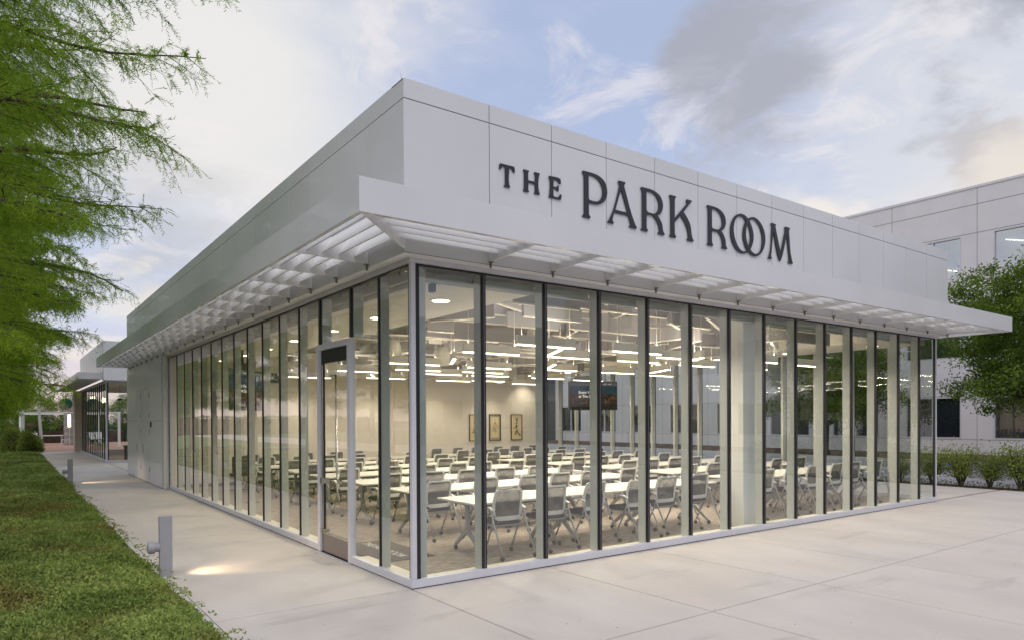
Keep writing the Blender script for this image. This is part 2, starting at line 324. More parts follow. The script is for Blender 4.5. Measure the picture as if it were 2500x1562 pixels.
def ordinal(n): return ['first', 'second', 'third', 'fourth', 'fifth', 'sixth', 'seventh', 'eighth', 'ninth', 'tenth', 'eleventh', 'twelfth', 'thirteenth', 'fourteenth', 'fifteenth'][n]
GLYPHS = [
 ('T',[(1.065,4.916),(1.266,4.917),(1.272,4.91),(1.279,4.855),(1.271,4.846),(1.258,4.847),(1.241,4.875),(1.223,4.89),(1.196,4.89),(1.192,4.692),(1.207,4.665),(1.199,4.652),(1.12,4.654),(1.118,4.664),(1.135,4.681),(1.136,4.888),(1.099,4.891),(1.087,4.875),(1.069,4.849),(1.054,4.847),(1.05,4.854),(1.058,4.907)],None),
 ('H',[(1.414,4.918),(1.489,4.917),(1.494,4.911),(1.481,4.89),(1.48,4.798),(1.585,4.799),(1.588,4.881),(1.573,4.905),(1.582,4.919),(1.658,4.918),(1.663,4.911),(1.649,4.885),(1.647,4.687),(1.662,4.665),(1.654,4.653),(1.577,4.655),(1.573,4.663),(1.587,4.682),(1.587,4.773),(1.481,4.772),(1.479,4.682),(1.493,4.662),(1.484,4.652),(1.406,4.656),(1.403,4.665),(1.418,4.685),(1.422,4.884),(1.404,4.904)],None),
 ('E',[(1.813,4.918),(1.985,4.917),(1.993,4.912),(2.002,4.859),(1.99,4.85),(1.976,4.854),(1.951,4.885),(1.88,4.89),(1.877,4.8),(1.934,4.801),(1.951,4.828),(1.959,4.829),(1.964,4.813),(1.962,4.757),(1.953,4.75),(1.929,4.776),(1.877,4.777),(1.877,4.686),(1.892,4.674),(1.961,4.676),(1.987,4.719),(2.009,4.721),(2.01,4.707),(2.002,4.663),(1.992,4.654),(1.807,4.654),(1.802,4.664),(1.817,4.684),(1.82,4.882),(1.804,4.906)],None),
 ('P',[(2.376,5.101),(2.581,5.099),(2.658,5.086),(2.729,5.055),(2.776,5.01),(2.803,4.94),(2.806,4.883),(2.789,4.823),(2.759,4.777),(2.711,4.74),(2.649,4.712),(2.586,4.703),(2.475,4.7),(2.474,4.553),(2.505,4.519),(2.493,4.5),(2.368,4.504),(2.362,4.515),(2.393,4.548),(2.394,5.044),(2.361,5.082)],[(2.485,5.063),(2.557,5.063),(2.627,5.043),(2.681,5.003),(2.714,4.946),(2.724,4.891),(2.713,4.832),(2.68,4.78),(2.633,4.75),(2.579,4.74),(2.491,4.741),(2.473,4.759),(2.473,5.049)]),
 ('A',[(3.026,5.101),(3.142,5.101),(3.15,5.092),(3.121,5.048),(3.336,4.557),(3.37,4.521),(3.357,4.502),(3.226,4.504),(3.218,4.514),(3.247,4.543),(3.202,4.656),(2.934,4.655),(2.899,4.547),(2.928,4.514),(2.913,4.498),(2.813,4.503),(2.809,4.512),(2.845,4.547),(3.034,5.025),(3.038,5.043),(3.008,5.081)],[(3.065,4.99),(3.189,4.693),(2.955,4.695)]),
 ('R',[(3.463,5.099),(3.671,5.098),(3.76,5.081),(3.841,5.041),(3.886,4.982),(3.901,4.911),(3.886,4.847),(3.849,4.794),(3.786,4.756),(3.84,4.71),(3.885,4.643),(3.904,4.554),(3.937,4.516),(3.925,4.498),(3.803,4.501),(3.794,4.512),(3.821,4.541),(3.812,4.607),(3.776,4.669),(3.714,4.725),(3.696,4.736),(3.564,4.732),(3.561,4.549),(3.591,4.514),(3.578,4.497),(3.451,4.502),(3.448,4.513),(3.476,4.541),(3.477,5.043),(3.448,5.08)],[(3.574,5.061),(3.653,5.061),(3.715,5.049),(3.778,5.005),(3.809,4.944),(3.813,4.883),(3.795,4.831),(3.759,4.791),(3.723,4.773),(3.59,4.771),(3.562,4.797),(3.561,5.05)]),
 ('K',[(4.052,5.099),(4.174,5.1),(4.183,5.091),(4.153,5.055),(4.15,4.776),(4.427,5.039),(4.405,5.082),(4.417,5.1),(4.525,5.101),(4.534,5.092),(4.49,5.053),(4.342,4.903),(4.431,4.826),(4.498,4.729),(4.539,4.556),(4.574,4.517),(4.556,4.5),(4.424,4.502),(4.418,4.513),(4.449,4.54),(4.439,4.624),(4.391,4.725),(4.282,4.842),(4.149,4.72),(4.151,4.551),(4.182,4.516),(4.166,4.497),(4.042,4.503),(4.036,4.512),(4.066,4.542),(4.063,5.051),(4.035,5.08)],None),
 ('R',[(4.89,5.102),(5.084,5.101),(5.189,5.083),(5.285,5.03),(5.327,4.963),(5.335,4.898),(5.311,4.834),(5.268,4.79),(5.223,4.763),(5.283,4.709),(5.326,4.635),(5.338,4.55),(5.371,4.514),(5.355,4.499),(5.234,4.502),(5.226,4.514),(5.253,4.541),(5.24,4.623),(5.203,4.69),(5.14,4.735),(4.997,4.731),(4.996,4.554),(5.027,4.516),(5.009,4.5),(4.887,4.504),(4.88,4.514),(4.909,4.544),(4.911,5.048),(4.879,5.088)],[(5.009,5.063),(5.084,5.065),(5.168,5.036),(5.226,4.98),(5.247,4.91),(5.241,4.856),(5.214,4.812),(5.167,4.778),(5.114,4.768),(5.015,4.77),(4.997,4.79),(4.996,5.053)]),
 ('O',[(5.7,5.106),(5.79,5.109),(5.881,5.076),(5.961,5.013),(6.018,4.925),(6.049,4.819),(6.041,4.727),(6.006,4.645),(5.948,4.568),(5.879,4.52),(5.788,4.494),(5.687,4.497),(5.587,4.538),(5.51,4.615),(5.461,4.716),(5.451,4.815),(5.473,4.92),(5.523,5.002),(5.589,5.064)],[(5.689,5.066),(5.768,5.064),(5.847,5.015),(5.915,4.943),(5.96,4.84),(5.966,4.764),(5.948,4.679),(5.914,4.598),(5.868,4.55),(5.788,4.526),(5.721,4.536),(5.643,4.587),(5.577,4.672),(5.538,4.775),(5.531,4.862),(5.55,4.939),(5.6,5.022)]),
 ('O',[(6.002,5.103),(6.095,5.109),(6.188,5.079),(6.271,5.022),(6.336,4.94),(6.366,4.839),(6.366,4.761),(6.335,4.665),(6.281,4.587),(6.198,4.523),(6.104,4.491),(6.011,4.494),(5.908,4.535),(5.828,4.614),(5.778,4.716),(5.77,4.811),(5.795,4.925),(5.841,5.004),(5.91,5.064)],[(6.007,5.068),(6.071,5.073),(6.153,5.038),(6.223,4.972),(6.271,4.881),(6.285,4.799),(6.276,4.706),(6.246,4.617),(6.187,4.556),(6.104,4.529),(6.034,4.539),(5.965,4.578),(5.897,4.651),(5.857,4.742),(5.849,4.837),(5.869,4.937),(5.909,5.005),(5.955,5.047)]),
 ('M',[(6.537,5.1),(6.653,5.096),(6.672,5.092),(6.65,5.054),(6.802,4.64),(6.942,5.042),(6.921,5.09),(6.938,5.098),(7.064,5.098),(7.074,5.088),(7.047,5.044),(7.137,4.55),(7.169,4.517),(7.146,4.498),(7.03,4.501),(7.021,4.509),(7.056,4.55),(6.98,4.968),(6.814,4.53),(6.785,4.498),(6.764,4.516),(6.595,4.974),(6.525,4.549),(6.553,4.513),(6.535,4.5),(6.447,4.501),(6.44,4.51),(6.474,4.546),(6.555,5.039),(6.53,5.081)],None)]
# ================================================================== SETTING
tag(MB().box(-400, 400, -400, 500, -0.6, -0.055).build('ground', M['lawn']), kind='structure')
plaza = tag(MB().box(-2.125, 17.2, -16, 0.02, -0.05, -0.022).box(-2.125, 0.0, 0.022, 44.5, -0.05, -0.022).box(13.2, 17.2, 0.022, 30, -0.05, -0.022).build('plaza', M['joint']), kind='structure')
def slab(x0, x1, y0, y1):
    g = 0.008
    o = MB().box(x0 + g, x1 - g, y0 + g, y1 - g, -0.03, 0.0).build('slab', M['concrete'], plaza, bevel=0.004)
xs = [-2.12, -0.04, 1.9, 3.78, 5.6, 7.45, 9.3, 11.15, 13.2, 15.1, 17.0]
ys = [-13.4, -10.7, -8.0, -5.3, -2.6, 0.0]
for j in range(len(ys) - 1):
    for i in range(len(xs) - 1): slab(xs[i], xs[i + 1], ys[j], ys[j + 1])
for k in range(17): slab(-2.12, -0.01, k * 2.6, (k + 1) * 2.6)
for k in range(8):
    for i in (8, 9): slab(xs[i], xs[i + 1], k * 2.6 + 0.08, (k + 1) * 2.6)
slab(0.01, 7.0, 21.1, 29.1); slab(7.0, 14.0, 21.1, 29.1); tag(MB().box(0, 14.2, 21.05, 29.15, -0.05, -0.031).build('paving_bed', M['joint']), kind='structure')
tag(MB().box(-2.205, -2.13, -16, 40.5, -0.2, 0.012).box(-14, -2.13, 40.5, 40.7, -0.2, 0.012).build('kerb', M['kerb'], bevel=0.006), kind='structure')
tag(MB().box(-14, -2.21, -16, 40.45, -0.05, -0.012).build('planting_soil', M['soil']), kind='structure')
tag(MB().box(17.75, 27.0, -60, 60, -0.05, -0.035).build('parking_lot', M['asphalt']), kind='structure')
tag(MB().box(17.25, 17.7, -60, 60, -0.05, 0.0).build('planting_strip', M['soil']), kind='structure')
tag(MB().box(27.25, 33.9, -40, 60, -0.05, 0.06).build('mulch_bed', M['soil']), kind='structure')
for k in range(6):
    tag(MB().box(20.0, 24.6, -5 + k * 2.7, -4.9 + k * 2.7, -0.034, -0.031).build('parking_line', M['line']), kind='structure')
tag(MB().box(27.0, 27.24, -60, 60, -0.05, 0.11).build('lot_kerb', M['kerb']), kind='structure')
tag(MB().box(26.2, 26.95, 2.2, 6.2, -0.034, -0.031).build('blue_marking', M['blueedge']), kind='structure')
tag(MB().box(-200, 200, -36, -29, -0.054, -0.04).box(-60, -52, -29, 300, -0.054, -0.04).build('road', M['asphalt']), kind='structure')
tag(MB().box(-20, -14.5, -60, 300, -0.054, -0.035).build('path', M['concrete']), kind='structure')
tag(MB().box(-2.0, 8, 44.6, 66, -0.05, -0.004).build('patio', M['deckwood']), kind='structure')
# ================================================================== PAVILION
PV = thing('pavilion', 'white metal-clad glass pavilion with louvered canopy on the plaza corner', 'building')
w = 0.95; XE = 13.12; YE = 14.0; YW = 21.0; HG = 3.64
Yl = [0.86 + 0.95 * k for k in range(14)]            # left facade mullion lines: 0.86 .. 13.21
DOOR0, DOOR1 = 1.70, 2.79
Yl = [0.861, 1.70, 2.79] + [3.71 + 0.95 * k for k in range(11)]   # ... 13.21
Xr = [w * k for k in range(1, 14)]
# sills / heads
def part(mb, name, m, bevel=0.0, parent=PV, label=None, smooth_=False):
    o = mb.build(name, m, parent, bevel=bevel, smooth_=smooth_)
    if label: o['label'] = label
    return o
part(MB().box(-0.045, XE + 0.045, -0.045, 0.03, 0.012, 0.105), 'sill', M['alu'], 0.004)
part(MB().box(-0.045, 0.03, 0.032, DOOR0 - 0.045, 0.012, 0.105), 'sill', M['alu'], 0.004)
part(MB().box(-0.045, 0.03, DOOR1 + 0.045, YE + 0.2, 0.012, 0.105), 'sill', M['alu'], 0.004)
part(MB().box(XE - 0.03, XE + 0.045, 0.032, YE, 0.012, 0.105), 'sill', M['alu'], 0.004)
part(MB().box(-0.03, XE + 0.03, -0.03, 0.02, 0.0, 0.0115).box(-0.03, 0.02, 0.021, YE + 0.2, 0.0, 0.0115), 'sill_shim', M['black'])
part(MB().box(0.035, XE - 0.035, 0.032, 0.2, 0.012, 0.085), 'inner_sill', M['sill_in'])
part(MB().box(0.032, 0.2, 0.202, DOOR0 - 0.05, 0.012, 0.085), 'inner_sill', M['sill_in'])
part(MB().box(0.032, 0.2, DOOR1 + 0.05, YE, 0.012, 0.085), 'inner_sill', M['sill_in'])
part(MB().box(-0.06, XE + 0.06, -0.06, 0.03, HG, 3.72), 'head', M['alu'])
part(MB().box(-0.06, 0.03, 0.032, YE + 0.2, HG, 3.72), 'head', M['alu'])
part(MB().box(XE - 0.03, XE + 0.06, 0.032, YE, HG, 3.72), 'head', M['alu'])
part(MB().box(-0.012, XE, -0.020, 0.0, HG - 0.022, HG - 0.001), 'head_gasket', M['black'])
part(MB().box(-0.020, -0.0, 0.002, YE, HG - 0.022, HG - 0.001), 'head_gasket', M['black'])
# mullions : outside gasket strip and inside fin share meshes
mg_ = MB().box(-0.026, 0.026, -0.022, 0.012, 0.107, HG - 0.024)
mgasket = mg_.mesh('mullion', M['black'])
mline = MB().box(-0.0055, 0.0055, -0.026, -0.0225, 0.107, HG - 0.024).mesh('cap_strip', M['midline'])
mfinl = MB().box(-0.028, 0.028, 0.014, 0.125, 0.086, HG - 0.001).mesh('mullion_fin', M['fin'])
mgasketl = MB().box(-0.018, 0.018, -0.010, 0.012, 0.107, HG - 0.024).mesh('mullion', M['black'])
mlinel = MB().box(-0.004, 0.004, -0.013, -0.0105, 0.107, HG - 0.024).mesh('cap_strip', M['midline'])
mfin = MB().box(-0.032, 0.032, 0.014, 0.155, 0.086, HG - 0.001).mesh('mullion_fin', M['fin'])
def mullion(x, y, rz):
    lft = rz < 0
    o = put('mullion', mgasketl if lft else mgasket, PV, (x, y, 0)); o.rotation_euler = (0, 0, rz)
    put('cap_strip', mlinel if lft else mline, o)
    f = put('mullion_fin', mfinl if lft else mfin, PV, (x, y, 0)); f.rotation_euler = (0, 0, rz)
for x in Xr: mullion(x, 0, 0)
for y in Yl:
    if y in (DOOR0, DOOR1): continue
    mullion(0, y, -math.pi / 2)
for y in (0.92 * k for k in range(1, 15)): mullion(XE, y, math.pi / 2)
# corner post and end posts
part(MB().box(-0.035, 0.022, -0.035, 0.022, 0.107, HG), 'corner_post', M['alu'], 0.003)
part(MB().box(0.0235, 0.075, -0.022, 0.012, 0.107, HG - 0.024), 'mullion', M['black'])
part(MB().box(-0.022, 0.012, 0.0235, 0.060, 0.107, HG - 0.024), 'mullion', M['black'])
part(MB().box(0.076, 0.20, 0.06, 0.20, 0.087, HG), 'corner_post_inside', M['fin'])
part(MB().box(XE - 0.06, XE - 0.022, -0.022, 0.012, 0.107, HG - 0.024), 'mullion', M['black'])
part(MB().box(XE - 0.021, XE + 0.03, -0.035, 0.022, 0.107, HG), 'corner_post', M['alu'], 0.003)
part(MB().box(-0.035, 0.03, YE + 0.02, YE + 0.08, 0.107, HG), 'end_post', M['alu'])
# glass panes
def pane(x0, x1, y0, y1, z0, z1, m='glass'): part(MB().box(x0, x1, y0, y1, z0, z1), 'glass_pane', M[m])
ex = [0.028] + Xr + [XE - 0.03]
def one(verts, m='glass', name='glass_pane'):
    ax = 1 if all(abs(v[1]) < 1e-6 for v in verts) else 0
    dz = [rnd.uniform(-.0022, .0022) for _ in range(3)]; dz.append(dz[0] + dz[2] - dz[1])
    verts = [tuple(c + (dz[i] if k == ax else 0) for k, c in enumerate(v)) for i, v in enumerate(verts)]
    part(MB().add(verts, [(0, 1, 2, 3)]), name, M[m])
for a, b in zip(ex[:-1], ex[1:]): one([(a, 0.0, 0.09), (b, 0.0, 0.09), (b, 0.0, HG), (a, 0.0, HG)])
ey = [0.028] + Yl + [YE + 0.02]
for a, b in zip(ey[:-1], ey[1:]):
    if a == DOOR0: one([(0, a, 3.0), (0, b, 3.0), (0, b, HG), (0, a, HG)])
    else: one([(0, a, 0.09), (0, b, 0.09), (0, b, HG), (0, a, HG)])
for k in range(15):
    a = 0.92 * k + 0.03; b = min(0.92 * (k + 1), 13.85)
    if b > a: one([(XE, a, 0.09), (XE, b, 0.09), (XE, b, HG), (XE, a, HG)], 'glassfar')
# extra mullions over the door
for y in (DOOR0 - 0.01, DOOR1 + 0.01):
    o = MB().box(-0.022, 0.012, y - 0.026, y + 0.026, 2.98, HG - 0.024).build('mullion', M['black'], PV)
    MB().box(-0.026, -0.0225, y - 0.0055, y + 0.0055, 2.98, HG - 0.024).build('cap_strip', M['midline'], o)
    part(MB().box(0.014, 0.155, y - 0.032, y + 0.032, 2.98, HG - 0.001), 'mullion_fin', M['fin'])
# roller shades tucked behind each head
for i, (a, b) in enumerate(zip(ex[:-1], ex[1:])):
    part(MB().box(a + 0.04, b - 0.04, 0.17, 0.235, HG - 0.13, HG - 0.03), 'roller_shade', M['shade'])
# door
dr = part(MB().box(-0.05, 0.03, DOOR0 - 0.045, DOOR0 + 0.045, 0.012, 2.97).box(-0.05, 0.03, DOOR1 - 0.045, DOOR1 + 0.045, 0.012, 2.97).box(-0.05, 0.03, DOOR0 + 0.045, DOOR1 - 0.045, 2.89, 2.97), 'door_frame', M['alu'], 0.004)
a, b = DOOR0 + 0.06, DOOR1 - 0.06
MB().box(-0.02, 0.02, a, a + 0.03, 0.02, 2.885).box(-0.02, 0.02, b - 0.035, b, 0.02, 2.885).box(-0.02, 0.02, a + 0.031, b - 0.036, 2.70, 2.885).build('door_rail', M['blackplastic'], dr)
MB().box(-0.022, 0.022, a + 0.031, b - 0.036, 0.022, 0.27).build('kick_plate', M['kick'], dr)
MB().box(-0.026, -0.0225, a + 0.031, b - 0.036, 0.275, 0.29).build('glass_clip', M['chrome'], dr)
MB().add([(0, a + 0.03, 0.27), (0, b - 0.035, 0.27), (0, b - 0.035, 2.7), (0, a + 0.03, 2.7)], [(0, 1, 2, 3)]).build('door_glass', M['glass'], dr)
MB().box(-0.03, -0.0205, b - 0.06, b - 0.036, 0.3, 2.68).build('lock_rail', M['chrome'], dr)
MB().tube([(0.09, 2.46, 2.55), (0.09, 2.45, 1.15), (0.09, 2.40, 1.03), (0.09, 2.32, 1.0), (0.09, a + 0.06, 0.99)], 0.016, 10).box(0.0, 0.09, a + 0.05, a + 0.08, 0.975, 1.005).box(0, 0.09, 2.45, 2.47, 2.5, 2.53).build('panic_handle', M['chrome'], dr, smooth_=True)
MB().box(-0.06, 0.05, b - 0.085, b - 0.03, 0.99, 1.07).build('door_lock', M['chrome'], dr)
MB().box(-0.06, 0.05, b - 0.085, b - 0.03, 0.29, 0.34).build('bottom_lock', M['chrome'], dr)
MB().box(0.03, 0.08, a + 0.2, b - 0.2, 2.73, 2.80).build('door_closer', M['blackplastic'], dr)
part(MB().box(-0.10, -0.051, DOOR0 - 0.03, DOOR1 + 0.03, 0.001, 0.012), 'threshold', M['alu'])
# wall cladding beyond the glass, beige return
part(MB().box(-0.186, -0.05, YE + 0.10, YE + 0.30, 0.012, 3.70), 'return_pier', M['fin'], 0.004)
wp = [(14.31, 16.30), (18.72, 21.0)]
for (a, b) in wp:
    for (z0, z1) in ((0.02, 1.884), (1.892, 3.70)):
        part(MB().box(-0.20, -0.186, a, b - 0.004, z0, z1), 'wall_panel', M['panel'], 0.002)
part(MB().box(-0.20, -0.186, 16.303, 18.716, 2.90, 3.70), 'wall_panel', M['panel'], 0.002)
part(MB().box(-0.20, -0.186, 17.54, 17.92, 0.02, 1.884), 'wall_panel', M['panel'], 0.002)
part(MB().box(-0.20, -0.186, 17.54, 17.92, 1.892, 2.896), 'wall_panel', M['panel'], 0.002)
part(MB().box(-0.183, -0.04, 14.305, YW, 0.0, 3.70), 'wall_core', M['seam'])
for (a, b) in ((16.31, 17.53), (17.93, 18.71)):
    d = part(MB().box(-0.198, -0.185, a + 0.035, b - 0.035, 0.02, 2.86), 'service_door', M['panel'], 0.002)
    for zq in (0.35, 1.5, 2.0, 2.6): MB().box(-0.215, -0.199, a + 0.02, a + 0.05, zq, zq + 0.13).build('hinge', M['midline'], d)
    MB().box(-0.25, -0.2, b - 0.16, b - 0.12, 0.9, 1.15).build('door_pull', M['chrome'], d)
    part(MB().box(-0.205, -0.184, a, a + 0.03, 0.02, 2.895).box(-0.205, -0.184, b - 0.03, b, 0.02, 2.895).box(-0.205, -0.184, a + 0.03, b - 0.03, 2.865, 2.895), 'service_door_frame', M['panel'])
part(MB().box(-0.23, -0.201, 15.95, 16.05, 1.70, 1.86), 'keypad', M['blackplastic'])
part(MB().box(-0.2, -0.05, YW, YW + 0.01, 0, 3.7).box(-0.05, XE, YW - 0.02, YW + 0.01, 0, 3.7), 'end_wall', M['panel'])
# parapet panels
PX, PT, PJ, PB = -0.197, 5.577, 5.362, 3.705
jx = [PX + 0.0] + [0.92 + 0.945 * k for k in range(13)] + [13.30]
jy = [PX + 0.0, 0.73, 1.61, 2.64] + [3.56 + 0.935 * k for k in range(18)] + [20.95]
part(MB().box(PX + 0.016, 13.28, PX + 0.016, PX + 0.06, PB + 0.01, PT - 0.02).box(PX + 0.016, PX + 0.06, PX + 0.061, 20.93, PB + 0.01, PT - 0.02).box(13.24, 13.285, PX + 0.061, 20.93, PB + 0.01, PT - 0.02), 'parapet_core', M['seam'])
g = 0.005
for i, (a, b) in enumerate(zip(jx[:-1], jx[1:])):
    a2 = a if i == 0 else a + g
    part(MB().box(a2, b - g, PX, PX + 0.014, PB, PJ - g), 'parapet_panel', M['panel'], 0.0015)
    part(MB().box(a2, b - g, PX, PX + 0.014, PJ + g, PT).box(a2, b - g, PX + 0.0145, PX + 0.28, PT - 0.015, PT), 'coping_panel', M['panel'], 0.0015)
for i, (a, b) in enumerate(zip(jy[:-1], jy[1:])):
    a2 = a + 0.0145 if i == 0 else a + 0.003
    part(MB().box(PX, PX + 0.014, a2, b - 0.003, PB, PJ - g), 'parapet_panel', M['panel'], 0.0015)
    part(MB().box(PX, PX + 0.014, a2, b - 0.003, PJ + g, PT).box(PX + 0.0145, PX + 0.28, a2 + (0.27 if i == 0 else 0), b - 0.003, PT - 0.015, PT), 'coping_panel', M['panel'], 0.0015)
part(MB().box(13.286, 13.30, PX + 0.015, 20.95, PB, PT), 'parapet_panel', M['panel'])
part(MB().box(PX + 0.015, 13.285, 20.936, 20.95, PB, PT), 'parapet_panel', M['panel'])
# soffit return below the parapet
part(MB().box(PX, 13.3, PX, -0.062, 3.690, 3.704), 'soffit_return', M['louver'])
part(MB().box(PX, -0.062, -0.060, YE + 0.09, 3.690, 3.704), 'soffit_return', M['louver'])
part(MB().box(PX + 0.001, 13.29, PX - 0.0005, PX + 0.004, 3.699, 3.7045), 'drip_seam', M['seam'])
# roof deck outside
part(MB().box(0.1, 13.2, 0.1, 20.9, 5.05, 5.2), 'roof', M['seam'])
# canopy
CE, CZ0, CZ1 = 1.123, 3.755, 4.072; CXR = 14.23; CYL = 21.06
part(MB().box(-CE, CXR, -CE, -CE + 0.05, CZ0, CZ1), 'canopy_fascia', M['panel'], 0.002)
part(MB().box(-CE, -CE + 0.05, -CE + 0.051, CYL, CZ0, CZ1), 'canopy_fascia', M['panel'], 0.002)
part(MB().box(CXR - 0.05, CXR, -CE + 0.051, 8, CZ0, CZ1), 'canopy_fascia', M['panel'], 0.002)
part(MB().box(-CE + 0.051, PX - 0.001, CYL - 0.05, CYL, CZ0, CZ1), 'canopy_fascia', M['panel'], 0.002)
L_ = CE + PX  # projection 0.926
raf = MB().add([(-0.012, -CE + 0.05, CZ0 + 0.004), (0.012, -CE + 0.05, CZ0 + 0.004), (0.012, PX - 0.004, 3.735), (-0.012, PX - 0.004, 3.735),
                (-0.012, -CE + 0.05, CZ0 + 0.20), (0.012, -CE + 0.05, CZ0 + 0.20), (0.012, PX - 0.004, 4.02), (-0.012, PX - 0.004, 4.02)],
               [(0, 3, 2, 1), (4, 5, 6, 7), (0, 1, 5, 4), (1, 2, 6, 5), (2, 3, 7, 6), (3, 0, 4, 7)]).mesh('canopy_rafter', M['louver'])
bkt = MB().box(-0.022, 0.022, PX - 0.05, PX - 0.004, 3.722, 3.733).box(-0.008, 0.008, PX - 0.03, PX - 0.005, 3.66, 3.721).mesh('rafter_bracket', M['kick'])
rx = [0.92 + 0.945 * k for k in range(13)] + [13.25]
ry = [0.73 + 0.935 * k for k in range(22)]
for x in rx:
    o = put('canopy_rafter', raf, PV, (x, 0, 0)); put('rafter_bracket', bkt, o)
for y in ry:
    if y > CYL - 0.1: continue
    o = put('canopy_rafter', raf, PV, (0, y, 0)); o.rotation_euler = (0, 0, -math.pi / 2); put('rafter_bracket', bkt, o)
for p0, p1 in (((-CE + 0.05, -CE + 0.05), (PX - 0.01, PX - 0.01)), ((CXR - 0.05, -CE + 0.05), (13.31, PX - 0.01))):
    dx, dy = p1[0] - p0[0], p1[1] - p0[1]; n = Vector((-dy, dx)).normalized() * 0.013
    vs = [(p0[0] - n.x, p0[1] - n.y, CZ0 + 0.004), (p0[0] + n.x, p0[1] + n.y, CZ0 + 0.004), (p1[0] + n.x, p1[1] + n.y, 3.735), (p1[0] - n.x, p1[1] - n.y, 3.735)]
    vs += [(v[0], v[1], 4.05) for v in vs]
    part(MB().add(vs, [(0, 3, 2, 1), (4, 5, 6, 7), (0, 1, 5, 4), (1, 2, 6, 5), (2, 3, 7, 6), (3, 0, 4, 7)]), 'hip_rafter', M['louver'])
offs = [0.17, 0.36, 0.55, 0.74]          # distance in from the fascia
def blade(x0, x1, d):                     # tilted plate along X at y = -CE + d
    y = -CE + 0.05 + d - 0.05
    vs = [(x0, y, 3.80), (x1, y, 3.80), (x1, y + 0.11, 3.98), (x0, y + 0.11, 3.98), (x0, y + 0.012, 3.794), (x1, y + 0.012, 3.794), (x1, y + 0.122, 3.974), (x0, y + 0.122, 3.974)]
    return MB().add(vs, [(0, 1, 2, 3), (7, 6, 5, 4), (0, 4, 5, 1), (2, 6, 7, 3), (0, 3, 7, 4), (1, 5, 6, 2)])
bl = [blade(0.014, 0.931, d).mesh('louver_blade', M['louver']) for d in offs]
bly = [blade(-0.921, -0.014, d).mesh('louver_blade', M['louver']) for d in offs]
for x in rx[:-1]:
    for me in bl: put('louver_blade', me, PV, (x, 0, 0))
for y in ry[:-1]:
    if y + 0.93 > CYL: continue
    for me in bly:
        o = put('louver_blade', me, PV, (0, y, 0)); o.rotation_euler = (0, 0, -math.pi / 2)
for d in offs:
    part(blade(-CE + d + 0.02, rx[0] - 0.014, d), 'louver_blade', M['louver'])
    part(blade(13.264, CXR - d - 0.02, d), 'louver_blade', M['louver'])
    o = blade(-(ry[0] - 0.014), CE - d - 0.02, d).build('louver_blade', M['louver'], PV); o.rotation_euler = (0, 0, -math.pi / 2)
part(MB().tube([(-0.19, -0.13, PT), (-0.19, -0.13, PT + 0.07)], 0.0025, 5), 'air_terminal', M['chrome'])
# ================================================================== SIGN
GL_NAMES = []
sg = thing('building_sign', 'black raised lettering reading THE PARK ROOM on the white parapet', 'sign', (1.05, -0.2, 4.5))
for gi, (ch, outl, hole) in enumerate(GLYPHS):
    cu = bpy.data.curves.new('letter', 'CURVE'); cu.dimensions = '2D'; cu.fill_mode = 'BOTH'; cu.extrude = 0.006
    smooth_o = ch in 'O'
    def spl(pts, sm):
        s_ = cu.splines.new('BEZIER'); s_.bezier_points.add(len(pts) - 1); n = len(pts)
        P_ = [Vector((p[0] - 1.05, p[1] - 4.5, 0)) for p in pts]
        for i, p in enumerate(P_):
            a_, b_ = P_[i - 1], P_[(i + 1) % n]; bp = s_.bezier_points[i]; bp.co = p
            d1, d2 = (p - a_), (b_ - p); ang = d1.angle(d2) if d1.length and d2.length else 0
            if ang < 0.62 or sm:
                tn = (d1.normalized() + d2.normalized()).normalized(); bp.handle_left = p - tn * d1.length * 0.33; bp.handle_right = p + tn * d2.length * 0.33
            else:
                bp.handle_left = p - d1 * 0.33; bp.handle_right = p + d2 * 0.33
            bp.handle_left_type = bp.handle_right_type = 'FREE'
        s_.use_cyclic_u = True; s_.resolution_u = 4
    spl(outl, smooth_o)
    if hole: spl(hole, smooth_o)
    tmp = bpy.data.objects.new('tmp', cu); COL.objects.link(tmp)
    me = bpy.data.meshes.new_from_object(tmp.evaluated_get(bpy.context.evaluated_depsgraph_get())); bpy.data.objects.remove(tmp)
    me.materials.clear(); me.materials.append(M['letter'])
    o = put('letter', me, sg, (0, -0.011 - (0.0007 * gi), 0)); o.rotation_euler = (math.pi / 2, 0, 0)
# ================================================================== INTERIOR (structure of the room)
def st(mb, name, m, bevel=0): return tag(mb.build(name, m, bevel=bevel), kind='structure')
st(MB().box(0.04, XE - 0.04, 0.04, 14.0, -0.02, 0.011), 'carpet_floor', M['carpet'])
part(MB().box(0.0, XE, 14.0, 14.15, 0.0, 5.04), 'back_wall', M['wall'])
part(MB().box(1.9, 1.96, 13.97, 13.998, 0.02, 3.2).box(6.76, 6.79, 13.975, 13.998, 0.02, 3.2), 'wall_trim', M['wall'])
part(MB().box(0.1, 13.1, 13.984, 13.999, 0.012, 0.11), 'baseboard', M['seam'])
part(MB().box(0.30, 1.84, 0.25, 13.98, 3.50, 3.56).box(1.78, 1.84, 0.25, 13.98, 3.561, 5.03), 'drop_ceiling', M['ceil'])
part(MB().box(11.25, XE - 0.2, 0.25, 13.98, 3.50, 3.56).box(11.25, 11.31, 0.25, 13.98, 3.561, 5.03), 'drop_ceiling', M['ceil'])
part(MB().box(1.85, 11.24, 12.55, 13.98, 3.20, 3.26).box(1.85, 11.24, 12.55, 12.61, 3.261, 5.03), 'drop_ceiling', M['ceil'])
part(MB().box(0.05, XE - 0.05, 0.24, 0.30, 3.60, 5.03).box(0.24, 0.30, 0.301, 13.98, 3.57, 5.03), 'header_wall', M['ceil'])
part(MB().box(1.85, 11.24, 0.31, 13.9, 5.035, 5.045), 'ceiling_deck', M['deck'])
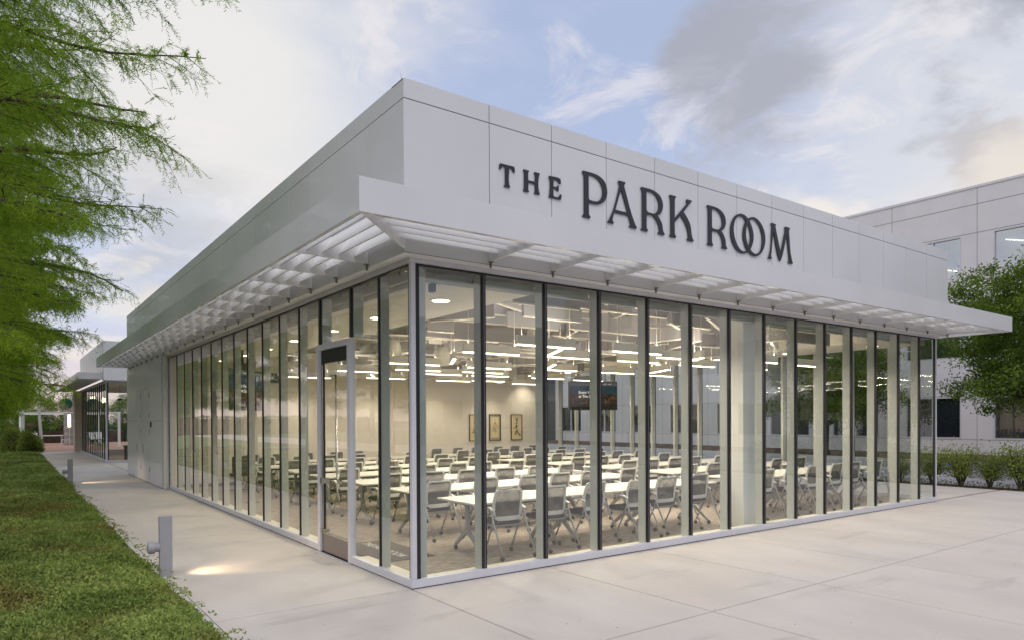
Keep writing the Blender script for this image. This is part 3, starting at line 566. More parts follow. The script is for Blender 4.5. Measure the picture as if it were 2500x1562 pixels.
ribm = MB().box(-0.06, 0.06, 0.31, 12.54, 4.995, 5.034).mesh('deck_rib', M['deck'])
for k in range(30): put('deck_rib', ribm, PV, (2.0 + 0.31 * k, 0, 0))
# open-web joists along X
jm = MB(); jm.bar((1.86, 0, 4.93), (11.23, 0, 4.93), 0.07, 0.05); jm.bar((1.86, 0, 4.25), (11.23, 0, 4.25), 0.07, 0.05)
for k in range(16):
    xa = 1.95 + 0.58 * k; jm.bar((xa, 0, 4.27), (xa + 0.29, 0, 4.91), 0.025, 0.025); jm.bar((xa + 0.29, 0, 4.91), (xa + 0.58, 0, 4.27), 0.025, 0.025)
jme = jm.mesh('roof_joist', M['steel'])
for k in range(9): put('roof_joist', jme, PV, (0, 0.7 + 1.45 * k, 0))
part(MB().tube([(2.2, 2.0, 4.05), (11.0, 2.0, 4.05)], 0.24, 16), 'air_duct', M['steel'], smooth_=True)
part(MB().tube([(2.2, 8.5, 4.05), (11.0, 8.5, 4.05)], 0.24, 16), 'air_duct', M['steel'], smooth_=True)
for k, x in enumerate((3.2, 5.9, 8.6)):
    part(MB().box(x, x + 0.06, 0.4, 12.5, 3.98, 4.03), 'sprinkler_pipe', M['steel'])
part(MB().box(6.53, 6.97, 0.32, 0.72, 0.012, 5.0), 'column', M['white'], 0.01)
# downlights in the dropped ceiling
dl = thing('downlight', 'round recessed downlight', 'downlight', (1.07, 1.2, 3.5), 0, 'recessed downlights')
MB().lathe((0, 0, -0.012), [(0.14, 0), (0.14, 0.011)], 24).build('trim_ring', M['white'], dl)
MB().lathe((0, 0, -0.016), [(0.115, 0), (0.115, 0.003)], 24).build('lens', M['glowdown'], dl)
ld = bpy.data.lights.new('downlight_lamp', 'SPOT'); ld.energy = 100; ld.color = (1.0, 0.86, 0.66); ld.spot_size = math.radians(120); ld.spot_blend = 0.8; ld.shadow_soft_size = 0.1
lo = bpy.data.objects.new('lamp', ld); COL.objects.link(lo); lo.parent = dl; lo.location = (0, 0, -0.03)
snapshot(dl)
dls = [(1.07, 3.15 + 1.92 * k, 3.5) for k in range(6)] + [(12.15, 0.9 + 2.1 * k, 3.5) for k in range(7)] + [(3.6 + 2.3 * k, 13.2, 3.2) for k in range(4)]
dl['label'] = 'round downlight nearest the front glass corner in the left dropped ceiling'
for i, p in enumerate(dls):
    lab = ('round recessed downlight, %s back from the corner in the left dropped ceiling' % ordinal(i + 1)) if i < 6 else ('round recessed downlight, %s from the front in the right dropped ceiling' % ordinal(i - 6)) if i < 13 else ('round recessed downlight above the back wall, %s from the left' % ordinal(i - 13))
    dup(dl, p, 0, lab)
# pendant bars
pd = thing('pendant_light', 'white linear pendant', 'pendant light', (2.4, 2.75, 3.0), 0, 'white linear pendant lamps')
MB().box(0, 1.15, -0.03, 0.03, 0.012, 0.15).build('housing', M['lampbox'], pd)
MB().box(0.01, 1.14, -0.026, 0.026, -0.006, 0.0115).build('lens', M['glow'], pd)
MB().tube([(0.1, 0, 0.151), (0.1, 0, 1.9)], 0.005, 5).tube([(1.05, 0, 0.151), (1.05, 0, 1.9)], 0.005, 5).build('cable', M['steel'], pd)
la = bpy.data.lights.new('pendant_lamp', 'AREA'); la.shape = 'RECTANGLE'; la.size = 1.1; la.size_y = 0.05; la.energy = 24; la.color = (1.0, 0.87, 0.70)
lo = bpy.data.objects.new('lamp', la); COL.objects.link(lo); lo.parent = pd; lo.location = (0.575, 0, -0.012)
lb = bpy.data.lights.new('pendant_uplight', 'AREA'); lb.shape = 'RECTANGLE'; lb.size = 1.1; lb.size_y = 0.05; lb.energy = 8; lb.color = (1.0, 0.88, 0.74)
lo = bpy.data.objects.new('uplight', lb); COL.objects.link(lo); lo.parent = pd; lo.location = (0.575, 0, 0.156); lo.rotation_euler = (math.pi, 0, 0)
snapshot(pd)
pl = [(4.1, 2.7, 0), (5.85, 2.65, 0), (2.45, 1.35, 0), (4.4, 1.3, 0), (5.9, 1.7, 0), (7.9, 1.3, 0), (7.7, 2.7, 0), (9.5, 2.6, 0), (9.7, 1.4, 0), (2.4, 5.5, 0), (4.3, 5.6, 0), (6.0, 5.3, 0), (7.9, 5.3, 0), (9.6, 5.5, 0), (3.3, 7.0, 0), (5.0, 6.9, 0), (2.4, 8.1, 0), (4.5, 8.0, 0), (5.9, 7.9, 0), (7.9, 8.0, 0), (9.6, 8.2, 0), (4.1, 10.3, 0), (6.3, 10.4, 0), (7.2, 9.9, 0), (9.3, 10.8, 0), (2.2, 10.9, 0),
      (3.5, 1.55, 62), (3.0, 4.0, 62), (5.4, 4.0, 58), (3.6, 8.9, 62), (6.9, 6.2, 60), (8.6, 3.8, 62), (6.7, 1.3, 60)]
pd['label'] = 'white linear pendant light nearest the front left glass corner'
PL_LAB = [''] * len(pl)
for askew in (False, True):
    lines = {}
    for i, (x, y, a_) in enumerate(pl):
        if bool(a_) == askew: lines.setdefault(int(y / 2.2), []).append((x, i))
    for li, ky in enumerate(sorted(lines)):
        for ci, (x, i) in enumerate(sorted(lines[ky])):
            PL_LAB[i] = 'white pendant bar%s, %s from left in the %s line from front glass' % (' hung askew' if askew else '', ordinal(ci), ordinal(li))
for i, (x, y, a_) in enumerate(pl):
    dup(pd, (x, y, 3.0), math.radians(a_), PL_LAB[i])
# drum speakers
dm = thing('pendant_speaker', 'cream cone pendant speaker', 'speaker', (4.93, 7.7, 3.2), 0, 'cream pendant speakers')
MB().lathe((0, 0, 0), [(0.10, 0.0), (0.165, 0.012), (0.185, 0.05), (0.165, 0.30), (0.13, 0.44), (0.11, 0.46)], 24).build('shell', M['drum'], dm, smooth_=True)
MB().tube([(0, 0, 0.461), (0, 0, 1.7)], 0.006, 6).build('cable', M['blackplastic'], dm)
snapshot(dm)
dm['label'] = 'cream cone pendant speaker in the middle of the left half of the ceiling'
for p, l in (((4.7, 3.75, 3.28), 'cream cone pendant speaker hanging nearest the front glass'), ((5.34, 12.0, 3.1), 'cream cone pendant speaker hanging near the back wall'), ((9.4, 6.0, 3.05), 'cream cone pendant speaker right of the angled wall screen'), ((8.6, 10.5, 3.05), 'cream cone pendant speaker far back to the right'), ((2.9, 6.3, 3.1), 'cream cone pendant speaker nearest the left dropped ceiling')): dup(dm, p, 0, l)
# acoustic baffles
bms = []
for L2 in (1.2, 1.8, 2.4):
    bms.append((MB().box(-L2 / 2, L2 / 2, -0.022, 0.022, 0.022, 0.27).mesh('acoustic_baffle', M['baffle']), MB().box(-L2 / 2, L2 / 2, -0.026, 0.026, 0.0, 0.0215).mesh('edge_strip', M['steel']), L2))
cnt = 0
for ix in range(9):
    for iy in range(15):
        x = 2.4 + ix * 1.02 + rnd.uniform(-.25, .25); y = 0.75 + iy * 0.8 + rnd.uniform(-.2, .2)
        me, es, L2 = bms[rnd.choice((0, 1, 1, 2))]
        an = rnd.choice((0, 0, 0, 0, 62, -58, 90, 30)); z = rnd.choice((3.38, 3.47, 3.56, 3.66, 3.76))
        if x + L2 / 2 > 11.2: x = 11.15 - L2 / 2
        if x - L2 / 2 < 1.9: x = 1.92 + L2 / 2
        if y > 12.0 and an: y = 11.6
        if y < 1.4 and an: y = 1.6
        o = put('acoustic_baffle', me, None, (x, y, z)); o.rotation_euler = (0, 0, math.radians(an)); cnt += 1
        tag(o, '%s grey acoustic baffle, %s file from the left, %s from the front glass' % ({0: 'straight', 62: 'slanted', -58: 'counter slanted', 90: 'endwise', 30: 'skewed'}[an], ordinal(ix), ordinal(iy)), 'acoustic baffle', 'grey acoustic baffles under the ceiling')
        put('edge_strip', es, o)
# projector / ceiling camera
pj = thing('ceiling_projector', 'small black projector hanging on a pole left of the door', 'projector', (2.0, 11.4, 2.92))
MB().box(-0.15, 0.15, -0.14, 0.14, -0.05, 0.13).build('body', M['blackplastic'], pj, bevel=0.01); MB().box(-0.07, 0.07, -0.05, 0.05, 0.131, 0.2).build('yoke', M['blackplastic'], pj); MB().tube([(0, 0, 0.2), (0, 0, 1.6)], 0.015, 8).build('pole', M['steel'], pj); MB().lathe((0, -0.12, 0.06), [(0.035, -0.02), (0.035, 0.0)], 14, axis='y').build('lens', M['chrome'], pj)
wl = thing('wall_speaker', 'small dark bracket speaker behind the front glass beside the corner', 'speaker', (0.42, 0.28, 3.40))
MB().box(-0.035, 0.035, -0.03, 0.05, 0, 0.11).build('body', M['blackplastic'], wl, bevel=0.008); MB().box(-0.02, 0.02, -0.02, 0.02, 0.111, 0.2).build('bracket', M['blackplastic'], wl)
# screens
def text_obj(body, size, m, parent, loc, rot, bold=0.0, sx=1.0):
    cu = bpy.data.curves.new('lettering', 'FONT'); cu.body = body; cu.size = size; cu.extrude = 0.0004; cu.offset = bold
    tmp = bpy.data.objects.new('tmp', cu); COL.objects.link(tmp); tmp.scale = (sx, 1, 1)
    me = bpy.data.meshes.new_from_object(tmp.evaluated_get(bpy.context.evaluated_depsgraph_get())); bpy.data.objects.remove(tmp)
    me.materials.clear(); me.materials.append(m); o = put('lettering', me, parent, loc); o.rotation_euler = rot; o.scale = (sx, 1, 1); return o
M['scrtext'] = mat('screen_text', (0.4, 0.4, 0.4), 0.5, emit=(0.8, 0.82, 0.85), estr=0.6)
M['scrbar'] = mat('screen_menu_bar', (0.03, 0.03, 0.035), 0.3, emit=(0.05, 0.05, 0.055), estr=0.6)
def screen(lab, loc, rz, w2, h2):
    s = thing('ceiling_screen', lab, 'screen', loc, rz, 'wide screens hung from ceiling poles')
    MB().box(-w2 / 2, w2 / 2, 0.0, 0.06, -h2 / 2, h2 / 2).build('screen_body', M['blackplastic'], s, bevel=0.006)
    p = MB().box(-w2 / 2 + 0.015, w2 / 2 - 0.015, -0.003, -0.0005, -h2 / 2 + 0.02, h2 / 2 - 0.13).build('picture', M['screen'], s)
    m_ = MB().box(-w2 / 2 + 0.015, w2 / 2 - 0.015, -0.003, -0.0005, h2 / 2 - 0.128, h2 / 2 - 0.015).build('menu_bar', M['scrbar'], s)
    for k in range(5): MB().box(-0.1 + k * 0.14, -0.02 + k * 0.14, -0.0045, -0.0032, h2 / 2 - 0.08, h2 / 2 - 0.07).build('menu_item', M['scrtext'], m_)
    text_obj('Event Venues', 0.105, M['scrtext'], s, (-w2 * 0.30, -0.0045, 0.06), (math.pi / 2, 0, 0), 0.001)
    text_obj('at The Sound', 0.105, M['scrtext'], s, (-w2 * 0.30, -0.0045, -0.05), (math.pi / 2, 0, 0), 0.001)
    MB().tube([(0, 0.10, 5.0 - loc[2]), (0, 0.10, -h2 / 2 + 0.02)], 0.03, 8).build('ceiling_pole', M['blackplastic'], s)
    MB().box(-0.15, 0.15, 0.061, 0.10, -0.12, 0.12).build('mount', M['blackplastic'], s)
    return s
screen('black wide screen on a pole seen through the left facade reading Event Venues', (0.773, 9.48, 2.58), math.atan2(0.89, 0.986), 1.36, 0.93)
screen('black wide screen on a ceiling pole behind the middle panes of the front facade', (9.83, 7.62, 2.54), math.atan2(-0.526, 1.396), 1.49, 0.82)
s_ = thing('floor_pole', 'dark post standing under the left wide screen', 'post', (0.86, 9.42, 0.012))
MB().tube([(0, 0, 0), (0, 0, 2.1)], 0.03, 8).build('post', M['blackplastic'], s_); MB().box(-0.14, 0.14, -0.14, 0.14, 0.0, 0.01).build('base_plate', M['blackplastic'], s_)
# framed calligraphy
def art(x, strokes, lab, mount=False):
    a_ = thing('framed_calligraphy', lab, 'picture', (x, 13.998, 1.58), 0, 'three framed calligraphy sheets on the back wall')
    w2, h2, y = 0.26, 0.48, -0.04
    MB().box(-w2, w2, y, -0.001, h2 - 0.022, h2).box(-w2, w2, y, -0.001, -h2, -h2 + 0.022).box(-w2, -w2 + 0.022, y, -0.001, -h2 + 0.022, h2 - 0.022).box(w2 - 0.022, w2, y, -0.001, -h2 + 0.022, h2 - 0.022).build('frame', M['darkframe'], a_)
    MB().box(-w2 + 0.022, w2 - 0.022, -0.015, -0.002, -h2 + 0.022, h2 - 0.022).build('mount' if mount else 'paper', M['mount'] if mount else M['paper'], a_)
    if mount: MB().box(-0.17, 0.17, -0.018, -0.0155, -0.38, 0.38).build('paper', M['paper'], a_)
    mb = MB()
    for si, s2 in enumerate(strokes):
        for (x0, z0, w0), (x1, z1, w1) in zip(s2[:-1], s2[1:]): mb.bar((x0, -0.0195 - si * 1e-4, z0), (x1, -0.0195 - si * 1e-4, z1), w0, 0.001, up=(0, 1, 0), w1=w1)
    mb.build('brush_strokes', M['ink'], a_)
art(11.82, [[(-.04, .36, .02), (.0, .27, .03)], [(.07, .37, .025), (.03, .27, .03)], [(-.05, .27, .02), (.06, .25, .02)], [(.03, .30, .03), (.0, .1, .03), (-.05, .02, .03), (.03, .07, .02)], [(-.06, .14, .02), (.07, .17, .015)], [(-.14, -.05, .02), (-.02, -.0, .03), (.10, .06, .015)], [(.0, .05, .03), (.02, -.1, .035), (-.08, -.24, .03), (-.02, -.28, .02), (.03, -.15, .02)], [(.0, -.12, .03), (.1, -.24, .035), (.18, -.33, .05)]], 'framed calligraphy sheet with one bold black character, right one of three')
art(10.83, [[(.0, .22, .008), (.03, .24, .006)], [(-.01, .2, .012), (-.08, .0, .012), (-.1, -.14, .016), (-.06, -.15, .01)], [(.02, .18, .012), (.09, .05, .014), (.1, -.08, .014), (.06, -.16, .012), (.03, -.12, .01)], [(.0, .2, .012), (.01, -.02, .014), (.0, -.18, .02)], [(-.06, .05, .01), (-.05, -.1, .012), (-.02, -.02, .01), (.03, -.1, .012)]], 'framed calligraphy sheet with thin looping strokes in a grey mount, middle one', True)
art(9.97, [[(.0, .3, .02), (-.08, .14, .02)], [(.05, .25, .02), (.02, .1, .025), (-.12, -.2, .02)], [(-.05, .05, .025), (.08, .06, .03), (.04, -.08, .03), (-.09, -.12, .02)], [(-.08, -.15, .025), (.02, -.26, .035), (.14, -.34, .04)], [(.0, .15, .02), (.1, .12, .015), (.06, -.02, .02)]], 'framed calligraphy sheet with a tall slanted character, left one of three')
# floor mat
fm = thing('floor_mat', 'dark grey floor mat with pale lettering inside the glass door', 'floor mat', (0.66, 2.2, 0.011))
MB().box(-0.40, 0.42, -0.78, 0.78, 0.0, 0.012).build('mat', M['matdark'], fm, bevel=0.004)
text_obj('THE PARK ROOM', 0.20, M['print'], fm, (-0.02, 0.70, 0.0125), (0, 0, -math.pi / 2), 0.002, 0.82)
# ---------------------------------------------------------------- table
TBX = 1.73
tb = thing('training_table', 'x', 'table', (0, 0, 0.011), 0, 'white training tables in rows')
MB().box(0.01, TBX - 0.01, 0, 0.98, 0.715, 0.745).build('tabletop', M['tabletop'], tb, bevel=0.006)
MB().box(0.20, TBX - 0.20, 0.46, 0.52, 0.655, 0.7145).box(0.14, 0.2, 0.25, 0.73, 0.68, 0.7145).box(TBX - 0.2, TBX - 0.14, 0.25, 0.73, 0.68, 0.7145).build('underframe', M['blackplastic'], tb)
for x in (0.17, TBX - 0.17):
    lg = MB().bar((x, 0.40, 0.70), (x, 0.40, 0.30), 0.05, 0.06, up=(0, 1, 0)).bar((x, 0.36, 0.70), (x, 0.385, 0.33), 0.02, 0.02, up=(0, 1, 0)).bar((x, 0.40, 0.33), (x, 0.08, 0.075), 0.05, 0.06, up=(0, 0, 1), w1=0.035, h1=0.035).bar((x, 0.40, 0.33), (x, 0.74, 0.075), 0.05, 0.06, w1=0.035, h1=0.035).build('leg', M['metalgrey'], tb)
    MB().lathe((x + 0.02, 0.07, 0.034), [(0.030, -0.018), (0.034, -0.01), (0.034, 0.01), (0.030, 0.018)], 12, axis='x').lathe((x + 0.02, 0.75, 0.034), [(0.030, -0.018), (0.034, -0.01), (0.034, 0.01), (0.030, 0.018)], 12, axis='x').build('caster', M['caster'], lg)
snapshot(tb)
ROW = 1.79; Y0 = 0.90
first = True
rown_ = ['front', 'second', 'third', 'fourth', 'fifth', 'sixth', 'seventh']
for r in range(7):
    for bx, bn in ((1.38, 'left'), (7.45, 'right')):
        for k in range(3):
            loc = (bx + k * TBX + rnd.uniform(-.006, .006), Y0 + r * ROW + rnd.uniform(-.02, .02), 0.011)
            lab = 'white training table, %s from left in the %s block, %s row from front glass' % (ordinal(k), bn, rown_[r])
            if first: tb.location = loc; tb['label'] = lab; first = False
            else: dup(tb, loc, rnd.uniform(-.004, .004), lab)
# ---------------------------------------------------------------- chair
ch = thing('nesting_chair', 'x', 'chair', (0, 0, 0.011), 0, 'grey mesh nesting chairs')
# seat: shaped cushion
def cushion(mb, x0, x1, y0, y1, z0, z1, n=6):
    pts = []
    def outline(s, z, crown=0):
        r = 0.05; cx_, cy_ = (x0 + x1) / 2, (y0 + y1) / 2; hx, hy = (x1 - x0) / 2 - s, (y1 - y0) / 2 - s; o = []
        for q, (sx, sy) in enumerate(((1, 1), (-1, 1), (-1, -1), (1, -1))):
            for k in range(4):
                a_ = math.pi / 2 * q + math.pi / 2 * k / 3
                o.append((cx_ + sx * (hx - r) + r * math.cos(a_), cy_ + sy * (hy - r) + r * math.sin(a_), z))
        return o
    ls = [outline(0.03, z0), outline(0.0, z0 + 0.015), outline(0.0, z1 - 0.02), outline(0.025, z1)]
    v = [p for l in ls for p in l]; m_ = 16
    f = [(i * m_ + k, i * m_ + (k + 1) % m_, (i + 1) * m_ + (k + 1) % m_, (i + 1) * m_ + k) for i in range(3) for k in range(m_)]
    f += [tuple(range(m_ - 1, -1, -1)), tuple(3 * m_ + k for k in range(m_))]
    return mb.add(v, f)
cushion(MB(), -0.23, 0.23, 0.0, 0.44, 0.435, 0.49).build('seat', M['seat'], ch, smooth_=False)
cushion(MB(), -0.22, 0.22, 0.01, 0.43, 0.415, 0.434).build('seat_pan', M['metalgrey'], ch)
def backpt(x, z):   # curved, leaning back
    t_ = (z - 0.50) / 0.41; return (x, -0.005 - 0.075 * t_ * t_ + 0.02 * t_ + 0.03 * (x / 0.2) ** 2, z)
fr = MB(); hw = lambda z: 0.205 + 0.018 * math.sin((z - 0.5) / 0.41 * math.pi)
zs_ = [0.52, 0.60, 0.70, 0.80, 0.87]
pts = [backpt(-hw(z) , z) for z in zs_]; 
lp = [backpt(-0.15, 0.515)] + [backpt(-hw(z) * 0.99, z) for z in (0.54, 0.62, 0.72, 0.82, 0.885)] + [backpt(-0.17, 0.912)]
rp = [(-p[0], p[1], p[2]) for p in lp]
for side in (lp, rp):
    for a_, b_ in zip(side[:-1], side[1:]): fr.bar(a_, b_, 0.038, 0.022, up=(0, 1, 0))
for z, hh in ((0.52, 0.06), (0.908, 0.022)):
    P2 = [backpt(-0.17 + 0.34 * k / 4, z) for k in range(5)]
    for a_, b_ in zip(P2[:-1], P2[1:]): fr.bar(a_, b_, hh, 0.024, up=(0, 1, 0))
fr.build('back_frame', M['frame'], ch)
nb = MB(); rows_ = [0.545, 0.64, 0.73, 0.82, 0.90]; v = []; 
for z in rows_:
    for k in range(5): v.append(backpt((-1 + k / 2) * hw(z) * 0.93, z))
nb.add(v, [(i * 5 + k, i * 5 + k + 1, (i + 1) * 5 + k + 1, (i + 1) * 5 + k) for i in range(4) for k in range(4)])
nb.build('back_mesh', M['mesh'], ch)
for sx in (-1, 1):
    X = sx * 0.265
    ar = MB()
    ap = [(X, -0.03, 0.645), (X, 0.06, 0.672), (X, 0.16, 0.675), (X, 0.26, 0.66)]
    for (a_, b_), (w0, w1) in zip(zip(ap[:-1], ap[1:]), ((.034, .048), (.048, .05), (.05, .035))): ar.bar(a_, b_, w0, 0.02, w1=w1)
    ar.build('armrest', M['white'], ch)
    lg = MB().tube([(X, 0.02, 0.66), (X, -0.06, 0.44), (X, -0.26, 0.075)], [0.013, 0.014, 0.012], 8).build('rear_leg', M['metalgrey'], ch, smooth_=True)
    MB().lathe((X - 0.0, -0.268, 0.03), [(0.026, -0.02), (0.030, -0.01), (0.030, 0.01), (0.026, 0.02)], 12, axis='x').build('caster', M['caster'], lg)
    X2 = sx * 0.215
    lg = MB().tube([(X, -0.02, 0.55), (X2, 0.08, 0.40), (X2, 0.25, 0.075)], [0.012, 0.014, 0.012], 8).build('front_leg', M['metalgrey'], ch, smooth_=True)
    MB().lathe((X2, 0.258, 0.03), [(0.026, -0.02), (0.030, -0.01), (0.030, 0.01), (0.026, 0.02)], 12, axis='x').build('caster', M['caster'], lg)
MB().tube([(-0.21, 0.10, 0.395), (0.21, 0.10, 0.395)], 0.012, 8).bar((-0.265, -0.02, 0.56), (-0.21, -0.005, 0.56), 0.03, 0.03).bar((0.265, -0.02, 0.56), (0.21, -0.005, 0.56), 0.03, 0.03).build('cross_bar', M['metalgrey'], ch)
snapshot(ch)
first = True
CX = [1.90, 2.74, 3.57, 4.40, 5.17, 6.06]
for r in range(8):
    for bi, bn in ((0, 'left'), (1, 'right')):
        for k in range(6):
            x = CX[k] + (6.02 if bi else 0) + rnd.uniform(-.07, .07) * (r > 0 or bi)
            y = 0.83 + r * ROW + rnd.uniform(-.06, .06)
            if r == 7: y = 13.30
            rz = rnd.uniform(-.12, .12)
            lab = 'grey mesh chair, %s from left in the %s block, %s' % (ordinal(k), bn, ('%s row from front glass' % rown_[r]) if r < 7 else 'against the back wall')
            if first: ch.location = (x, y, 0.011); ch.rotation_euler.z = rz; ch['label'] = lab; first = False
            else: dup(ch, (x, y, 0.011), rz, lab)
dk = thing('office_chair', 'dark chair with a rounded back beside the far left tables', 'chair', (1.2, 11.9, 0.011))
cushion(MB(), -0.22, 0.22, -0.2, 0.22, 0.43, 0.50).build('seat', M['seat'], dk); cushion(MB(), -0.2, 0.2, -0.27, -0.21, 0.52, 0.95).build('backrest', M['seat'], dk)
MB().tube([(0, 0, 0.43), (0, 0, 0.1)], 0.025, 8).bar((-0.25, 0, 0.07), (0.25, 0, 0.07), 0.04, 0.03).bar((0, -0.25, 0.07), (0, 0.25, 0.07), 0.041, 0.031).build('star_base', M['blackplastic'], dk)
# ================================================================== BOLLARDS
def bollard(y, lab, first_=None):
    b = thing('bollard_light', lab, 'bollard light', (-2.13, y, 0), 0, 'bollard lights along the walkway')
    MB().box(-0.07, 0.07, -0.045, 0.045, 0.0, 0.742).build('post', M['bollard'], b, bevel=0.004)
    MB().lathe((0, 0, 0.37), [(0.055, -0.12), (0.055, -0.071)], 24, axis='x').build('arm_collar', M['bollard'], b)
    MB().lathe((0, 0, 0.37), [(0.045, -0.20), (0.07, -0.19), (0.075, -0.15), (0.073, -0.135), (0.073, -0.121)], 28, axis='x').build('lamp_head', M['bollard'], b, smooth_=False)
    MB().box(0.0705, 0.076, -0.03, 0.03, 0.22, 0.28).build('lamp_slot', M['alu'], b)
    l = bpy.data.lights.new('bollard_lamp', 'SPOT'); l.energy = 42; l.color = (1.0, 0.74, 0.42); l.spot_size = math.radians(88); l.spot_blend = 1.0; l.shadow_soft_size = 0.06
    lo = bpy.data.objects.new('lamp', l); COL.objects.link(lo); lo.parent = b; lo.location = (0.09, 0, 0.27)
    lo.rotation_euler = Vector((0.72, 0.10, -0.24)).to_track_quat('-Z', 'Y').to_euler()
    return b
bollard(2.36, 'grey square bollard with a round side lamp nearest the camera by the lawn edge')
bollard(17.8, 'grey square bollard with a round side lamp farther up the walkway')
# ================================================================== SECOND PAVILION
B2 = thing('far_pavilion', 'smaller matching glass pavilion beyond the walkway', 'building', (0, 0, 0))
Ya, Yb = 29.2, 42.5
def p2(mb, name, m, bevel=0.0): return mb.build(name, m, B2, bevel=bevel)
p2(MB().box(-0.045, 0.03, Ya - 0.04, Yb, 0.0, 0.10), 'sill', M['alu']); p2(MB().box(0.032, 14, Ya - 0.045, Ya + 0.03, 0.0, 0.10), 'sill', M['alu'])
p2(MB().box(-0.06, 0.03, Ya - 0.05, Yb, 3.62, 3.72), 'head', M['alu']); p2(MB().box(0.032, 14, Ya - 0.05, Ya + 0.03, 3.62, 3.72), 'head', M['alu'])
for k in range(14):
    y = Ya + 0.95 * (k + 1) if k < 13 else Yb
    y0 = Ya + 0.95 * k
    p2(MB().add([(0, y0, 0.09), (0, min(y, Yb), 0.09), (0, min(y, Yb), 3.62), (0, y0, 3.62)], [(0, 1, 2, 3)]), 'glass_pane', M['glassb2'])
    if k: m_ = put('mullion', mgasket, B2, (0, y0, 0)); m_.rotation_euler = (0, 0, -math.pi / 2); f_ = put('mullion_fin', mfin, B2, (0, y0, 0)); f_.rotation_euler = (0, 0, -math.pi / 2)
for k in range(14):
    p2(MB().add([(0.95 * k, Ya, 0.09), (0.95 * (k + 1), Ya, 0.09), (0.95 * (k + 1), Ya, 3.62), (0.95 * k, Ya, 3.62)], [(0, 1, 2, 3)]), 'glass_pane', M['glassfar'])
    if k: put('mullion', mgasket, B2, (0.95 * k, Ya, 0)); put('mullion_fin', mfin, B2, (0.95 * k, Ya, 0))
p2(MB().box(-0.035, 0.022, Ya - 0.035, Ya + 0.022, 0.1, 3.62), 'corner_post', M['alu']); p2(MB().box(0.0235, 0.075, Ya - 0.022, Ya + 0.012, 0.1, 3.62), 'mullion', M['black'])
p2(MB().box(-0.33, 0.04, Yb + 0.02, Yb + 1.2, 0, 3.70), 'pier', M['beige'], 0.01)
p2(MB().box(0.05, 14, Ya + 0.1, Yb, -0.02, 0.01), 'floor', M['carpet']); p2(MB().box(6.0, 6.1, Ya + 0.1, Yb, 0.0, 3.6), 'inner_wall', M['wall'])
p2(MB().box(0.1, 13.9, Ya + 0.1, Yb, 3.62, 3.68), 'ceiling', M['ceil'])
p2(MB().box(-0.2, 14, 28.35, 28.5, 4.08, 5.42).box(-0.2, -0.05, 28.51, 40.1, 4.08, 5.42).box(13.8, 14, 28.51, 40.1, 4.08, 5.42), 'parapet', M['panel'])
for k in range(12): p2(MB().box(-0.2065, -0.2005, 28.5 + 0.95 * k, 28.508 + 0.95 * k, 4.1, 5.4), 'panel_joint', M['seam'])
p2(MB().box(0, 14, 28.6, 42, 4.9, 5.0), 'roof', M['seam'])
p2(MB().box(-1.17, -1.12, 28.0, 45.4, 3.71, 3.99), 'canopy_fascia', M['panel']); p2(MB().box(-1.119, -0.26, 28.0, 28.05, 3.71, 3.99), 'canopy_fascia', M['panel']); p2(MB().box(-0.255, 14, 27.7, 28.3, 3.66, 4.19), 'canopy_fascia', M['louver'])
p2(MB().box(-1.119, -0.07, 28.06, 45.4, 3.93, 3.98), 'canopy_sheet', M['louver'])
rf2 = MB().box(-1.118, -0.21, -0.01, 0.01, 3.72, 3.92).mesh('canopy_rafter', M['louver'])
for k in range(18): put('canopy_rafter', rf2, B2, (0, 28.5 + 0.95 * k, 0))
for k in range(4): p2(MB().box(-1.0 + 0.2 * k, -0.98 + 0.2 * k, 28.1, 45.3, 3.75, 3.88), 'louver_blade', M['louver'])
# furniture in the far pavilion
bn = thing('lounge_bench', 'dark wooden bench just inside the far pavilion glass', 'bench', (1.3, 30.2, 0.01))
MB().box(-0.5, 0.5, -0.25, 0.25, 0.62, 0.72).build('seat', M['darkframe'], bn); 
for sx in (-0.42, 0.42): MB().box(sx - 0.06, sx + 0.06, -0.2, 0.2, 0.0, 0.62).build('leg', M['darkframe'], bn)
tl = thing('tube_lamp', 'lit vertical tube lamp inside the far pavilion', 'lamp', (1.15, 30.8, 0.01))
MB().tube([(0, 0, 1.75), (0, 0, 2.75)], 0.07, 12).build('tube', M['tube'], tl); MB().tube([(0, 0, 2.751), (0, 0, 3.6)], 0.01, 6).build('rod', M['steel'], tl)
for k in range(3):
    b_ = thing('globe_pendant', 'black hooded pendant in the far pavilion, %s from the left' % ordinal(k), 'pendant light', (0.7 + 0.35 * k, 30.6, 2.85), 0, 'black pendants in the far pavilion')
    MB().lathe((0, 0, 0), [(0.13, 0), (0.12, 0.06), (0.05, 0.11)], 16).build('hood', M['blackplastic'], b_); MB().tube([(0, 0, 0.11), (0, 0, 0.76)], 0.008, 6).build('rod', M['blackplastic'], b_)
# interior lights of the far pavilion
fl = thing('ceiling_panel_light', 'long ceiling light inside the far pavilion', 'ceiling light', (3.0, 33.0, 3.6))
MB().box(-0.1, 0.1, -2.5, 2.5, -0.03, 0.0).build('lens', M['glow'], fl)
la2 = bpy.data.lights.new('far_lamp', 'AREA'); la2.shape = 'RECTANGLE'; la2.size = 0.2; la2.size_y = 5; la2.energy = 60; la2.color = (1, .85, .66); lo = bpy.data.objects.new('lamp', la2); COL.objects.link(lo); lo.parent = fl; lo.location = (0, 0, -0.04)
